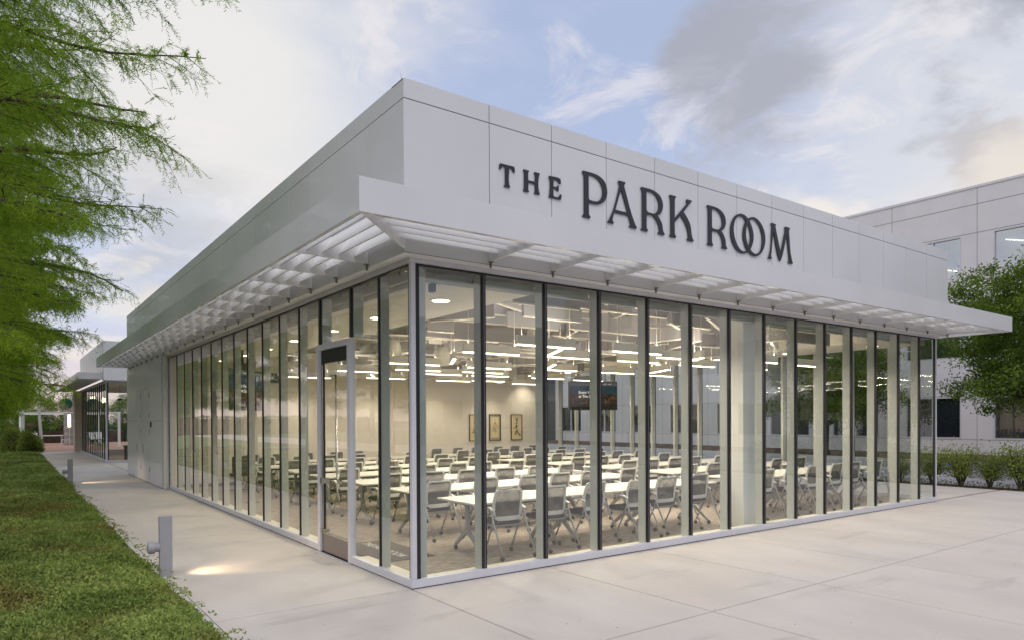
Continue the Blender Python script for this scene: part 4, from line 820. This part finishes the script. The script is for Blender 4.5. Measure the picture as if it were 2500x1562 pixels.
# hanging round sign on the pier
hs = thing('round_hanging_sign', 'round teal and grey blade sign hanging from the beige pier', 'sign', (-0.72, 43.4, 2.92))
MB().lathe((0, 0, 0), [(0.36, -0.03), (0.36, 0.03)], 32, axis='y').build('disc', M['pink'], hs)
hv = [(0.0, -0.034, 0.0)] + [(0.33 * math.cos(math.radians(a_)), -0.034, 0.33 * math.sin(math.radians(a_))) for a_ in range(-55, 135, 10)]
MB().add(hv, [tuple(range(len(hv)))]).build('teal_half', M['teal'], hs)
MB().bar((0, 0, 0.36), (0, 0, 0.56), 0.03, 0.03).bar((0, 0, 0.56), (0.4, 0, 0.56), 0.03, 0.03).build('bracket', M['blackplastic'], hs)
wl2 = thing('wall_tube_lamp', 'lit vertical tube lamp mounted beside the beige pier', 'lamp', (-0.38, 46.0, 1.5))
MB().tube([(0, 0, 0), (0, 0, 0.80)], 0.08, 12).build('tube', M['tube'], wl2); MB().bar((0.0, 0, -1.5), (0.0, 0, -0.01), 0.05, 0.05).build('stem', M['white'], wl2)
# pergola, patio furniture
pg = thing('pergola', 'white steel pergola over the patio beyond the walkway', 'pergola', (0, 0, 0))
MB().box(-2.9, 3.0, 50.0, 50.15, 2.42, 2.52).box(-2.9, 3.0, 62.0, 62.15, 2.42, 2.52).box(-2.9, -2.8, 50.16, 61.99, 2.42, 2.52).build('beam', M['white'], pg)
for p in ((-2.75, 50.07), (-2.75, 62.07), (0.35, 50.07), (2.9, 50.07)): MB().box(p[0] - 0.08, p[0] + 0.08, p[1] - 0.08, p[1] + 0.08, 0, 2.419).build('post', M['white'], pg)
pp = thing('white_mast', 'tall white leaning post at the end of the walkway', 'post', (-1.98, 44.2, 0))
MB().bar((0.08, 0, 0), (-0.10, 0, 3.12), 0.20, 0.16).build('mast', M['white'], pp); MB().box(-0.30, -0.24, 0, 0.06, 0, 1.25).build('side_post', M['white'], pp)
ptb = thing('patio_table', 'pale patio table under the pergola', 'table', (-0.9, 59.0, 0))
MB().box(-0.9, 0.9, -0.4, 0.4, 0.70, 0.75).build('tabletop', M['white'], ptb)
for sx in (-0.8, 0.8): MB().box(sx - 0.05, sx + 0.05, -0.35, 0.35, 0, 0.699).build('leg', M['metalgrey'], ptb)
pc = thing('patio_chair', 'white slatted patio chair at the left end of the patio table', 'chair', (-2.2, 58.6, 0), 0.9, 'white patio chairs by the table')
MB().bar((-0.3, 0, 0.42), (0.3, 0, 0.36), 0.5, 0.03).build('seat', M['white'], pc); MB().bar((0.28, 0, 0.36), (0.52, 0, 0.95), 0.5, 0.03).build('backrest', M['white'], pc)
for sx in (-0.28, 0.3):
    for sy in (-0.24, 0.24): MB().bar((sx, sy, 0.37), (sx * 1.2, sy, 0.0), 0.04, 0.04).build('leg', M['white'], pc)
snapshot(pc)
for p, r_, l in (((-2.6, 59.6, 0), 1.4, 'white slatted patio chair behind the left one'), ((0.7, 58.8, 0), -0.2, 'white slatted patio chair at the right end of the patio table'), ((0.2, 57.6, 0), -0.5, 'white slatted patio chair in front of the right end')): dup(pc, p, r_, l)
pt = thing('palm_trunk', 'ringed palm trunk standing right on the patio', 'tree', (0.25, 57, 0))
MB().lathe((0, 0, 0), [(0.30 + 0.03 * (k % 2), 0.25 * k) for k in range(15)], 14).build('trunk', mat('palm_bark', (0.30, 0.27, 0.25), 0.95, nz=0.3, nscale=8, bump=0.5), pt)
og = thing('utility_marker', 'small orange and white utility box by the round bush', 'utility box', (-3.35, 48.5, 0))
MB().box(-0.22, 0.22, -0.2, 0.2, 0, 0.45).build('body', M['white'], og); MB().box(-0.30, -0.221, -0.2, 0.2, 0.1, 0.5).build('orange_side', M['orange'], og); MB().box(-0.12, 0.12, -0.1, 0.1, 0.451, 0.55).build('cap', M['blackplastic'], og)
for p, l in (((-3.9, 70, 0), 'left one'), ((-2.7, 66, 0), 'right one')):
    lp_ = thing('lamp_post', 'slim black lamp post beyond the pergola, %s' % l, 'lamp post', p); MB().tube([(0, 0, 0), (0, 0, 3.6)], 0.05, 8).build('pole', M['blackplastic'], lp_); MB().lathe((0, 0, 3.6), [(0.06, 0), (0.2, 0.1), (0.18, 0.45), (0.05, 0.5)], 12).build('lantern', M['tube'], lp_)
# ================================================================== OFFICE BLOCKS
def office(name, lab, X, ya, yb, floors, face=-1, H=12.84, swap=False, sills=(0.82, 4.75, 8.6), wh=2.02, y_ref=6.70, pitch=3.95, wm=('windark', 'winlight', 'winlight')):
    B = thing(name, lab, 'building', (0, 0, 0))
    def q(mb, nm, m, par=None): return mb.build(nm, m, par or B)
    def bx(mb, d0, d1, a, b, z0, z1):     # depth d measured outward from the face, a..b along it
        if not swap: x0, x1 = sorted((X + face * d0, X + face * d1)); return mb.box(x0, x1, a, b, z0, z1)
        y0, y1 = sorted((X + face * d0, X + face * d1)); return mb.box(a, b, y0, y1, z0, z1)
    q(bx(MB(), -18, -0.35, ya, yb, 0, H - 0.4), 'core', M['seam'])
    n0 = int(math.floor((ya - y_ref) / pitch)); n1 = int(math.ceil((yb - y_ref) / pitch)); half = 0.69
    for k in range(n0, n1):
        ja, jb = y_ref + k * pitch, y_ref + (k + 1) * pitch
        if ja < ya or jb > yb: continue
        wa, wb = ja + half, jb - half
        cuts = [0.0] + [z for s_ in sills[:floors] for z in (s_, s_ + wh)] + [H]
        q(bx(bx(MB(), -0.34, 0, ja + 0.012, wa, 0, H), -0.34, 0, wb, jb - 0.012, 0, H), 'precast_panel', M['precast'])
        for i in range(0, len(cuts) - 1, 2): q(bx(MB(), -0.339, -0.001, wa + 0.0005, wb - 0.0005, cuts[i], cuts[i + 1]), 'spandrel', M['precast'])
        for fi, s_ in enumerate(sills[:floors]):
            wn = q(bx(bx(bx(bx(MB(), -0.12, 0.006, wa + 0.001, wa + 0.05, s_, s_ + wh), -0.12, 0.006, wb - 0.05, wb - 0.001, s_, s_ + wh), -0.12, 0.006, wa + 0.05, wb - 0.05, s_, s_ + 0.05), -0.12, 0.006, wa + 0.05, wb - 0.05, s_ + wh - 0.05, s_ + wh), 'window', M['alu'])
            ww = (wb - wa) / 2
            for c_ in range(2):
                q(bx(MB(), -0.09, -0.08, wa + ww * c_ + 0.02, wa + ww * (c_ + 1) - 0.02, s_ + 0.05, s_ + wh - 0.05), 'pane', M[wm[fi]], wn)
            if wm[fi] == 'winlight': q(bx(MB(), -0.345, -0.335, wa + 0.02, wb - 0.02, s_ + 0.02, s_ + wh - 0.02), 'blind', M['winback'], wn)
            q(bx(MB(), -0.12, 0.004, wa + ww - 0.035, wa + ww + 0.035, s_ + 0.05, s_ + wh - 0.05), 'window_bar', M['alu'], wn)
        for z in (H - 0.80, sills[min(floors, 3) - 1] + wh + 0.05): q(bx(MB(), 0.001, 0.004, ja + 0.012, jb - 0.012, z, z + 0.03), 'reveal_line', M['pjoint'])
        q(bx(MB(), 0.001, 0.004, ja + 0.012, jb - 0.012, sills[0] + wh + 0.02, sills[0] + wh + 0.045), 'reveal_line', M['pjoint'])
        q(bx(MB(), 0.001, 0.004, ja + 0.012, jb - 0.012, sills[0] - 0.06, sills[0] - 0.035), 'reveal_line', M['pjoint'])
        q(bx(MB(), -0.2, 0.0, jb - 0.0125, jb + 0.0125, 0, H - 0.01), 'joint_seal', M['pjoint'])
    q(bx(MB(), -0.36, 0.03, ya, yb, H + 0.001, H + 0.12), 'coping', M['precast'])
    return B
office('office_block', 'three storey white precast office block behind the right hand trees', 34.0, -37, 42, 3)
office('office_block', 'low white precast office block across the road facing the plaza, seen mirrored in the glass', -40, 14, 100, 2, face=1, H=9.6, swap=True, y_ref=16, pitch=5.2, sills=(0.9, 4.9), wh=2.5, wm=('winlight', 'winlight', 'winlight'))
# strip lights visible through the upper office windows
for (y, z, l) in ((5.0, 9.3, 'right one'), (8.6, 8.6, 'left one')):
    q_ = thing('office_strip_light', 'lit strip lamp behind an upper office window, %s' % l, 'ceiling light', (34.2, y, z + 0.6), 0, 'strip lamps in the upper office windows')
    MB().bar((-0.0, -1.0, -0.2), (0.0, 0.6, 0.25), 0.03, 0.05).build('lens', M['glow'], q_)
# ================================================================== VEGETATION
rg = np.random.default_rng(5)
def tri_leaves(P, dirs, L, Wd):
    """slender triangles: P base points, dirs unit vectors, L length, Wd width"""
    n = len(P); a = rg.normal(size=(n, 3)); s = np.cross(dirs, a); s /= np.linalg.norm(s, axis=1)[:, None] + 1e-9
    L = np.broadcast_to(L, (n,))[:, None]; Wd = np.broadcast_to(Wd, (n,))[:, None]
    V = np.stack([P - s * Wd / 2, P + s * Wd / 2, P + dirs * L], 1).reshape(-1, 3); return V, np.arange(3 * n).reshape(-1, 3)
def quad_leaves(P, dirs, L, Wd):
    n = len(P); a = rg.normal(size=(n, 3)); a[:, 2] += 0.0; s = np.cross(dirs, a); s /= np.linalg.norm(s, axis=1)[:, None] + 1e-9
    L = np.broadcast_to(L, (n,))[:, None]; Wd = np.broadcast_to(Wd, (n,))[:, None]
    V = np.stack([P, P + dirs * L * 0.45 + s * Wd / 2, P + dirs * L, P + dirs * L * 0.45 - s * Wd / 2], 1).reshape(-1, 3); return V, np.arange(4 * n).reshape(-1, 4)
def unit(v): return v / (np.linalg.norm(v, axis=-1, keepdims=True) + 1e-9)
def cypress_data(seed, H=13.0, R=3.25, zlow=2.6, nl=40, twigs=11, leaf=11, near=True):
    r = np.random.default_rng(seed); tm = MB()
    tm.tube([(0, 0, -0.1), (0.02, 0.01, 0.3), (0.03, -0.02, 3), (0.0, 0.03, 6), (0.02, 0, H)], [0.30, 0.20, 0.15, 0.10, 0.02], 10)
    P, Dd = [], []
    for i in range(nl):
        z0 = zlow + (H - zlow - 0.4) * (i + r.uniform(0, 1)) / nl; az = i * 2.399 + r.uniform(-.3, .3)
        f = (1 - max(0, (z0 - zlow - 3.5)) / (H - zlow) * 0.62) * min(1.0, 0.44 + 0.13 * (z0 - zlow))
        Ln = R * f * r.uniform(0.75, 1.12); rise = r.uniform(0.05, 0.32)
        pts = []; n = 9
        for k in range(n):
            s = k / (n - 1); a2 = az + 0.25 * math.sin(s * 3 + i); 
            pts.append(np.array([math.cos(a2) * Ln * s, math.sin(a2) * Ln * s, z0 + Ln * (rise * s - 0.22 * s * s) + 0.05 * math.sin(7 * s + i)]))
        rad0 = (0.008 + 0.0085 * Ln) * (2.0 if i % 5 == 0 else 1.0)
        tm.tube([tuple(p) for p in pts], [rad0 * (1 - 0.85 * k / (n - 1)) for k in range(n)], 6)
        for j in range(22):
            s = 0.10 + 0.90 * (j + r.uniform(0, 1)) / 22; q = s * (n - 1); a_ = int(min(q, n - 2)); base = pts[a_] * (1 - (q - a_)) + pts[a_ + 1] * (q - a_)
            dm_ = unit(pts[a_ + 1] - pts[a_]); side = unit(np.cross(dm_, [0, 0, 1])) * (1 if j % 2 else -1)
            d = unit(side * r.uniform(.5, 1) + dm_ * r.uniform(.5, 1.0) + np.array([0, 0, r.uniform(-.35, .15)])); Ls = (0.25 + 0.85 * (1 - s)) * r.uniform(.7, 1.2) * (0.5 + Ln / 4)
            sp = [base + d * Ls * u + np.array([0, 0, -0.16 * Ls * u * u]) for u in (0, .35, .7, 1)]
            tm.tube([tuple(p) for p in sp], [0.008, 0.006, 0.004, 0.002], 3, cap=False)
            m = max(6, int(twigs * Ls / 0.6))
            u = r.uniform(0.08, 1.05, m)[:, None]
            pb = base + d * Ls * u + np.array([0, 0, -0.16]) * Ls * u * u
            td = unit(d * 0.6 + r.normal(size=(m, 3)) * 0.55 + np.array([0, 0, -0.35]))
            P.append(pb); Dd.append(td)
    P = np.concatenate(P); Dd = np.concatenate(Dd)
    # leaflets in two ranks along each twig
    k = np.linspace(0.05, 1, leaf); TL = r.uniform(0.12, 0.26, len(P))
    base = (P[:, None, :] + Dd[:, None, :] * (k[None, :, None] * TL[:, None, None]) + np.array([0, 0, -0.05]) * (k ** 2)[None, :, None]).reshape(-1, 3)
    side = unit(np.cross(Dd, r.normal(size=Dd.shape))); sg_ = np.where(np.arange(leaf) % 2, 1.0, -1.0)
    dr_ = unit((Dd[:, None, :] * 0.7 + side[:, None, :] * sg_[None, :, None] + r.normal(size=(len(P), leaf, 3)) * 0.25)).reshape(-1, 3)
    V, Fc = tri_leaves(base, dr_, r.uniform(0.035, 0.07, len(base)) * (1 if near else 1.5), 0.012 if near else 0.024)
    return tm, V, Fc
protos = []
for i, sd_ in enumerate((11, 23)):
    tm, V, Fc = cypress_data(sd_, near=(i == 0), twigs=14 if i == 0 else 12, leaf=13 if i == 0 else 9, nl=64 if i == 0 else 56)
    protos.append((tm.mesh('trunk', M['bark']), npmesh('crown', V, Fc, M['cypress'])))
TY = [(3.6, 0, 0.4, 1.0), (9.4, 0, 2.3, 1.02), (15.5, 1, 4.1, .98), (21.5, 1, 0.9, 1.05), (27.6, 1, 3.3, 1.0), (33.5, 1, 5.2, .95), (39.0, 1, 1.7, .9), (46.5, 1, 2.7, .8)]
for i, (y, k, rz, sc) in enumerate(TY):
    o = thing('cypress_tree', 'feathery green cypress tree, %s from the camera in the row by the walkway' % ordinal(i), 'tree', (-4.35 + 0.1 * math.sin(i * 2), y, -0.05), rz, 'row of cypress trees beside the walkway'); o.scale = (sc, sc, sc)
    put('trunk', protos[k][0], o); put('crown', protos[k][1], o)
for i, (x, y, sc) in enumerate(((-26, 12, 1.1), (-27, 22, 1.0), (-25, 33, 1.1), (-30, 3, 1.0), (-28, 46, 1.1), (-31, -8, 1.1), (-33, 62, 1.2))):
    o = thing('cypress_tree', 'cypress tree across the lawn, %s of the far row' % ordinal(i), 'tree', (x, y, -0.05), i * 1.3, 'far cypress trees across the lawn'); o.scale = (sc, sc, sc * 0.9)
    put('trunk', protos[1][0], o); put('crown', protos[1][1], o)
# broadleaf trees
def broad_data(seed, H, R, z0, ncl, leaves, forks=4, lean=0.0):
    r = np.random.default_rng(seed); tm = MB()
    tm.tube([(0, 0, -0.1), (0.03, 0, 0.5), (0.0, 0.05, z0 * 0.62)], [0.26, 0.19, 0.17], 10)
    base = np.array([0.0, 0.05, z0 * 0.6]); tips = []
    for i in range(forks * 2 + 3):
        az = i * 2.399 + r.uniform(-.3, .3); el = r.uniform(0.35, 1.15); Ln = R * r.uniform(.75, 1.0)
        pts = [base]; d = np.array([math.cos(az) * math.cos(el), math.sin(az) * math.cos(el), math.sin(el)])
        for k in range(1, 7): pts.append(pts[-1] + d * Ln / 6); d = unit(d + r.normal(size=3) * 0.22 + np.array([math.cos(az), math.sin(az), 0.05]) * 0.12)
        tm.tube([tuple(p) for p in pts], [0.10 * (1 - .85 * k / 6) + 0.008 for k in range(7)], 7)
        for k in range(2, 7):
            for m in range(2):
                d2 = unit(r.normal(size=3) + np.array([0, 0, .3])); q = [pts[k], pts[k] + d2 * .45, pts[k] + d2 * .9 + r.normal(size=3) * .12]
                tm.tube([tuple(p) for p in q], [.025, .016, .006], 4, cap=False); tips.append(q[2]); tips.append(q[1])
    c = np.array([0, 0, z0 + (H - z0) * 0.46])
    cl = []
    while len(cl) < ncl:
        v = r.normal(size=3); v /= np.linalg.norm(v); rr = r.uniform(0.45, 1.0) ** 0.6
        p = c + v * rr * np.array([R, R, (H - z0) / 2]) * (0.86 + 0.2 * math.sin(3 * math.atan2(v[1], v[0]) + seed) * v[2])
        if p[2] > z0 - 0.2 + 0.5 * r.random(): cl.append(p)
    cl = np.concatenate([np.array(cl), np.array(tips)]); P = []
    sz = r.uniform(0.16, 0.42, len(cl))
    P = (cl[:, None, :] + r.normal(size=(len(cl), leaves, 3)) * sz[:, None, None] * np.array([1, 1, .6])).reshape(-1, 3)
    Dd = unit(r.normal(size=P.shape) + np.array([0, 0, .3])); V, Fc = quad_leaves(P, Dd, r.uniform(.07, .13, len(P)), .065)
    return tm, V, Fc
def tree(name, lab, loc, data, lm, bm, rz=0, sc=1.0, group=None):
    o = thing(name, lab, 'tree', loc, rz, group); o.scale = (sc, sc, sc); put('trunk', data[0], o); put('crown', data[1], o); return o
tm, V, Fc = broad_data(3, 8.6, 4.4, 3.1, 380, 190); okA = (tm.mesh('trunk', M['bark2']), npmesh('crown', V, Fc, M['oak']))
tm, V, Fc = broad_data(9, 7.5, 3.6, 2.6, 360, 90); okB = (tm.mesh('trunk', M['bark2']), npmesh('crown', V, Fc, M['oak']))
tree('oak_tree', 'dense green oak tree in front of the office block at the right edge', (24.6, 0.6, 0), okA, 0, 0, 0.6, .90)
tree('oak_tree', 'second oak tree standing behind the pavilion by the office block', (28.5, 11.2, 0), okA, 0, 0, 2.6, .8)
tree('oak_tree', 'spreading oak tree off the right edge mirrored in the last panes', (20.2, -4.6, 0), okB, 0, 0, 1.0, 1.05)
for i, (x, y, sc) in enumerate(((44, -22, 1.0), (58, -25, 1.1), (30, -26, .9), (74, -25, 1.2), (10, -27, 1.1))):
    tree('oak_tree', 'street oak tree behind the camera, %s seen only as a reflection' % ordinal(i), (x, y, 0), okB, 0, 0, i * 1.1, sc, 'street oaks behind the camera')
for i, (x, y, sc) in enumerate(((-5, 78, .9), (-1.5, 76, .95), (3, 80, 1.0), (-9, 84, 1.0), (7.5, 77, 1.0), (-14, 95, 1.1), (12, 84, 1.1))):
    tree('oak_tree', 'round leafy tree beyond the patio, %s of the background group' % ordinal(i), (x, y, -.5), okB, 0, 0, i * 1.7, sc * 0.75, 'leafy trees beyond the patio')
def shrub_data(seed, H, R, n, stems, lsz=.055):
    r = np.random.default_rng(seed); tm = MB(); tips = []
    for i in range(stems):
        az = r.uniform(0, 6.28); x = math.cos(az) * R * r.uniform(.3, .85); y = math.sin(az) * R * r.uniform(.3, .85); h = H * r.uniform(.7, 1.0)
        q = [(x * .1, y * .1, 0), (x * .45, y * .45, h * .45), (x, y, h)]; tm.tube(q, [.014, .010, .004], 5)
        for s in np.linspace(.35, 1, 7): tips.append([x * s, y * s, h * s])
    tips = np.array(tips); k = max(1, n // len(tips))
    P = (tips[:, None, :] + r.normal(size=(len(tips), k, 3)) * 0.11 * R / .4).reshape(-1, 3); P = P[P[:, 2] > H * .22]
    Dd = unit(r.normal(size=P.shape) + np.array([0, 0, .5])); V, Fc = quad_leaves(P, Dd, r.uniform(lsz * .8, lsz * 1.3, len(P)), lsz * .5); return tm, V, Fc
sh = []
for sd_ in (1, 2, 3): tm, V, Fc = shrub_data(sd_, 1.0, .42, 2600, 16); sh.append((tm.mesh('stem', M['bark2']), npmesh('foliage', V, Fc, M['shrub'])))
shp = [(17.42, 1.10), (17.45, .42), (17.43, -.30), (17.47, -1.05), (17.44, 1.85), (17.4, -1.9), (17.45, -2.8), (17.42, -3.6), (17.45, 2.7), (17.42, -4.6), (17.45, -5.6)]
for i, (x, y) in enumerate(shp):
    nm_ = ['loose leafy shrub by the plaza edge, nearest the glass corner', 'thin two stemmed shrub, second from the glass corner', 'dense leafy shrub at the right edge of the frame'][i] if i < 3 else 'loose leafy shrub along the parking lot, %s in the row' % ordinal(i)
    o = thing('shrub', nm_, 'shrub', (x, y, 0), i * 1.9, 'shrubs between plaza and parking lot'); s_ = (1.0, .9, 1.15)[i] if i < 3 else rnd.uniform(.8, 1.15); o.scale = (s_ * 1.1, s_ * 1.2, s_)
    put('stem', sh[i % 3][0], o); put('foliage', sh[i % 3][1], o)
# low ground plants at the feet of the shrubs, hedge by the office, patio hedges
def leaf_patch(name, x0, x1, y0, y1, z0, z1, n, lsz, m, kind='stuff', surf=None):
    P = np.stack([rg.uniform(x0, x1, n), rg.uniform(y0, y1, n), rg.uniform(z0, z1, n)], 1)
    if surf is not None: P[:, 2] = surf(P[:, 0], P[:, 1]) * rg.uniform(.35, 1.05, n)
    Dd = unit(rg.normal(size=P.shape) * np.array([1, 1, .7]) + np.array([0, 0, .6])); V, Fc = quad_leaves(P, Dd, rg.uniform(lsz * .7, lsz * 1.3, n), lsz * .5)
    return tag(put(name, npmesh(name, V, Fc, m)), kind=kind)
leaf_patch('ground_cover', 17.26, 17.7, -8, 6, 0, .13, 3500, .05, M['shrub'])
def hedge(lab, x0, x1, y0, y1, h, n, m='hedge', lsz=.09):
    o = thing('hedge', lab, 'hedge', ((x0 + x1) / 2, (y0 + y1) / 2, 0)); cx_, cy_ = (x0 + x1) / 2, (y0 + y1) / 2
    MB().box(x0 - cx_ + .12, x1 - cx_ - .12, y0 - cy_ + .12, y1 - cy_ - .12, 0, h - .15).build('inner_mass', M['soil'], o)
    P = np.stack([rg.uniform(x0 - cx_, x1 - cx_, n), rg.uniform(y0 - cy_, y1 - cy_, n), rg.uniform(0, h, n)], 1); k = rg.integers(0, 5, n)
    P[k == 0, 0] = x0 - cx_; P[k == 1, 0] = x1 - cx_; P[k == 2, 1] = y0 - cy_; P[k == 3, 1] = y1 - cy_; P[k == 4, 2] = h; P += rg.normal(size=P.shape) * .07
    P[:, 2] += .08 * np.sin(P[:, 0] * 2.1) + .08 * np.sin(P[:, 1] * 2.7); V, Fc = quad_leaves(P, unit(rg.normal(size=P.shape) + [0, 0, .3]), rg.uniform(lsz * .7, lsz * 1.3, n), lsz * .5)
    put('foliage', npmesh('foliage', V, Fc, M[m]), o)
hedge('dark clipped hedge closing the patio', -4.5, 5.0, 64, 65.2, 1.15, 14000)
hedge('dark long hedge beyond the lawn on the left', -40, -7, 88, 90, 2.2, 14000, lsz=.2)
hedge('long hedge across the road behind the camera', -10, 100, -37.5, -36.5, 1.1, 14000, lsz=.2)
def bush(lab, loc, R, H, n, m):
    o = thing('round_bush', lab, 'bush', loc); v = unit(rg.normal(size=(n, 3))); v[:, 2] = np.abs(v[:, 2]) * 1.0; rr = rg.uniform(.72, 1.04, n)[:, None] * (1 + .1 * np.sin(5 * v[:, :1] + 3) + .1 * np.sin(7 * v[:, 1:2]))
    P = v * rr * np.array([R, R, H]); P[:, 2] += 0.05; V, Fc = quad_leaves(P, unit(rg.normal(size=P.shape) + v), rg.uniform(.06, .12, n), .05)
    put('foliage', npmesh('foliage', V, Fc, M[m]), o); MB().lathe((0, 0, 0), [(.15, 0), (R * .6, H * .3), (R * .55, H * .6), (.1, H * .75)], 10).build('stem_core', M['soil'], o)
bush('bright green round bush at the end of the planting bed', (-2.55, 43.4, 0), .62, 1.2, 7000, 'shrub')
bush('darker bush just behind the bright round one', (-3.3, 45.6, 0), .8, 1.35, 6000, 'shrub')
bush('pale bush beyond the pergola left', (-3.6, 52.5, 0), 1.0, 1.7, 6000, 'oak')
for i, (x, y) in enumerate(((-1.8, 67.5), (.6, 67.8), (3.0, 67.2), (-4.6, 68))): bush('pale green bush rising over the patio hedge, %s from the left' % ordinal((1, 2, 3, 0)[i]), (x, y, 0), 1.15, 2.5, 5000, 'oak')
# garden beds across the plaza, only seen in the glass
for i, (x, y) in enumerate(((21, -9), (24, -10.5), (28, -11), (33, -12), (38, -13), (44, -14))): bush('clipped dark bush across the parking lot, %s from the plaza' % ordinal(i), (x, y, 0), 1.1, 1.0, 2500, 'hedge')
# ---------------------------------------------------------------- ground cover on the bed
for i, (x, y, sc) in enumerate(((-22, 17, 1.0), (-23, 27.5, 1.05), (-22.5, 39, 1.0), (-24, 7, 1.0), (-24, 53, 1.1))):  # extra out-of-view tree row, added to darken the left facade's reflection
    o = thing('cypress_tree', 'added cypress tree across the lawn darkening the glass reflection, %s of the nearer row' % ordinal(i), 'tree', (x, y, -0.05), i * 2.1, 'added cypress trees darkening the left glass reflection'); o.scale = (sc * 1.2, sc * 1.2, sc)
    put('trunk', protos[1][0], o); put('crown', protos[1][1], o)
def surf(x, y):
    return 0.085 + 0.03 * np.sin(x * 2.3 + y * .7) + 0.022 * np.sin(y * 1.9 - x) + 0.02 * np.sin(x * 6 + y * 5) + 0.012 * np.sin(x * 17 + y * 3) * np.sin(y * 13 - x * 4) - 0.07 * np.clip((x + 2.45) / .2, 0, 1)
gx, gy = np.meshgrid(np.linspace(-9.5, -2.24, 60), np.concatenate([np.linspace(-4, 12, 130), np.linspace(12.4, 40.3, 90)]))
gv = np.stack([gx, gy, surf(gx, gy) * .72 - .02], -1).reshape(-1, 3); nx_ = gx.shape[1]; ny_ = gx.shape[0]
ii = np.arange(ny_ * nx_).reshape(ny_, nx_); gf = np.stack([ii[:-1, :-1], ii[:-1, 1:], ii[1:, 1:], ii[1:, :-1]], -1).reshape(-1, 4)
tag(put('cover_mat', npmesh('cover_mat', gv, gf, mat('cover_underlayer', (0.035, 0.055, 0.014), 0.95, nz=.4, nscale=6, col2=(0.06, 0.035, 0.022), coords='World'))), kind='stuff')
# leaves, denser near the camera
n = 620000; u_ = rg.uniform(0, 1, n); yy = -5.0 + 45.2 * u_ ** 2.5; xx = -2.255 - (rg.uniform(0, 1, n) ** 1.35) * np.minimum(1.2 + (yy + 6.5) * .42, 6.5)
keep = np.ones(n, bool); xx = xx + rg.normal(size=n) * .03; far_ = np.clip((yy + 5) / 45, 0, 1)
zz_ = surf(xx, yy) * rg.uniform(.55, 1.1, n) + .01; P = np.stack([xx, yy, zz_], 1)
Dd = unit(rg.normal(size=P.shape) * np.array([1, 1, .55]) + np.array([0, 0, .55])); ls = rg.uniform(.016, .036, n) * (1 + far_ * 4.0)
V, Fc = quad_leaves(P, Dd, ls, ls * .5)
tag(put('ground_cover', npmesh('ground_cover', V, Fc, M['cover'])), kind='stuff')
# trailing sprigs over the kerb
n = 110; mb = MB(); LP, LD = [], []
for i in range(n):
    y = -2.5 + 22 * rnd.random() ** 1.6; x = -2.26; p = Vector((x, y, .08)); a_ = rnd.uniform(-.9, .9); Ln = rnd.uniform(.05, .20); pts_ = [p]
    for k in range(1, 5): s = k / 4; pts_.append(p + Vector((math.cos(a_) * Ln * s, math.sin(a_) * Ln * s, .04 * math.sin(s * 3) + .02 * s)))
    mb.tube([tuple(q) for q in pts_], .0022, 3, cap=False)
    for q in pts_[1:]:
        for m_ in range(3): LP.append(tuple(q)); LD.append((rnd.uniform(-1, 1), rnd.uniform(-1, 1), rnd.uniform(0, 1)))
V, Fc = quad_leaves(np.array(LP), unit(np.array(LD)), .034, .016)
tag(put('trailing_sprigs', npmesh('trailing_sprigs', V, Fc, M['cover'])), kind='stuff')
# fallen leaf litter on the paving
n = 260; P = np.stack([rg.uniform(-2.1, 13, n), rg.uniform(-7, -.1, n), np.full(n, .003)], 1); P2 = np.stack([rg.uniform(-2.1, -.1, 120), rg.uniform(0, 30, 120), np.full(120, .003)], 1); P = np.concatenate([P, P2])
Dd = rg.normal(size=P.shape); Dd[:, 2] *= .06; V, Fc = quad_leaves(P, unit(Dd), rg.uniform(.008, .022, len(P)), .007); V[:, 2] = np.maximum(V[:, 2], .0015)
tag(put('leaf_litter', npmesh('leaf_litter', V, Fc, M['soil'])), kind='stuff')
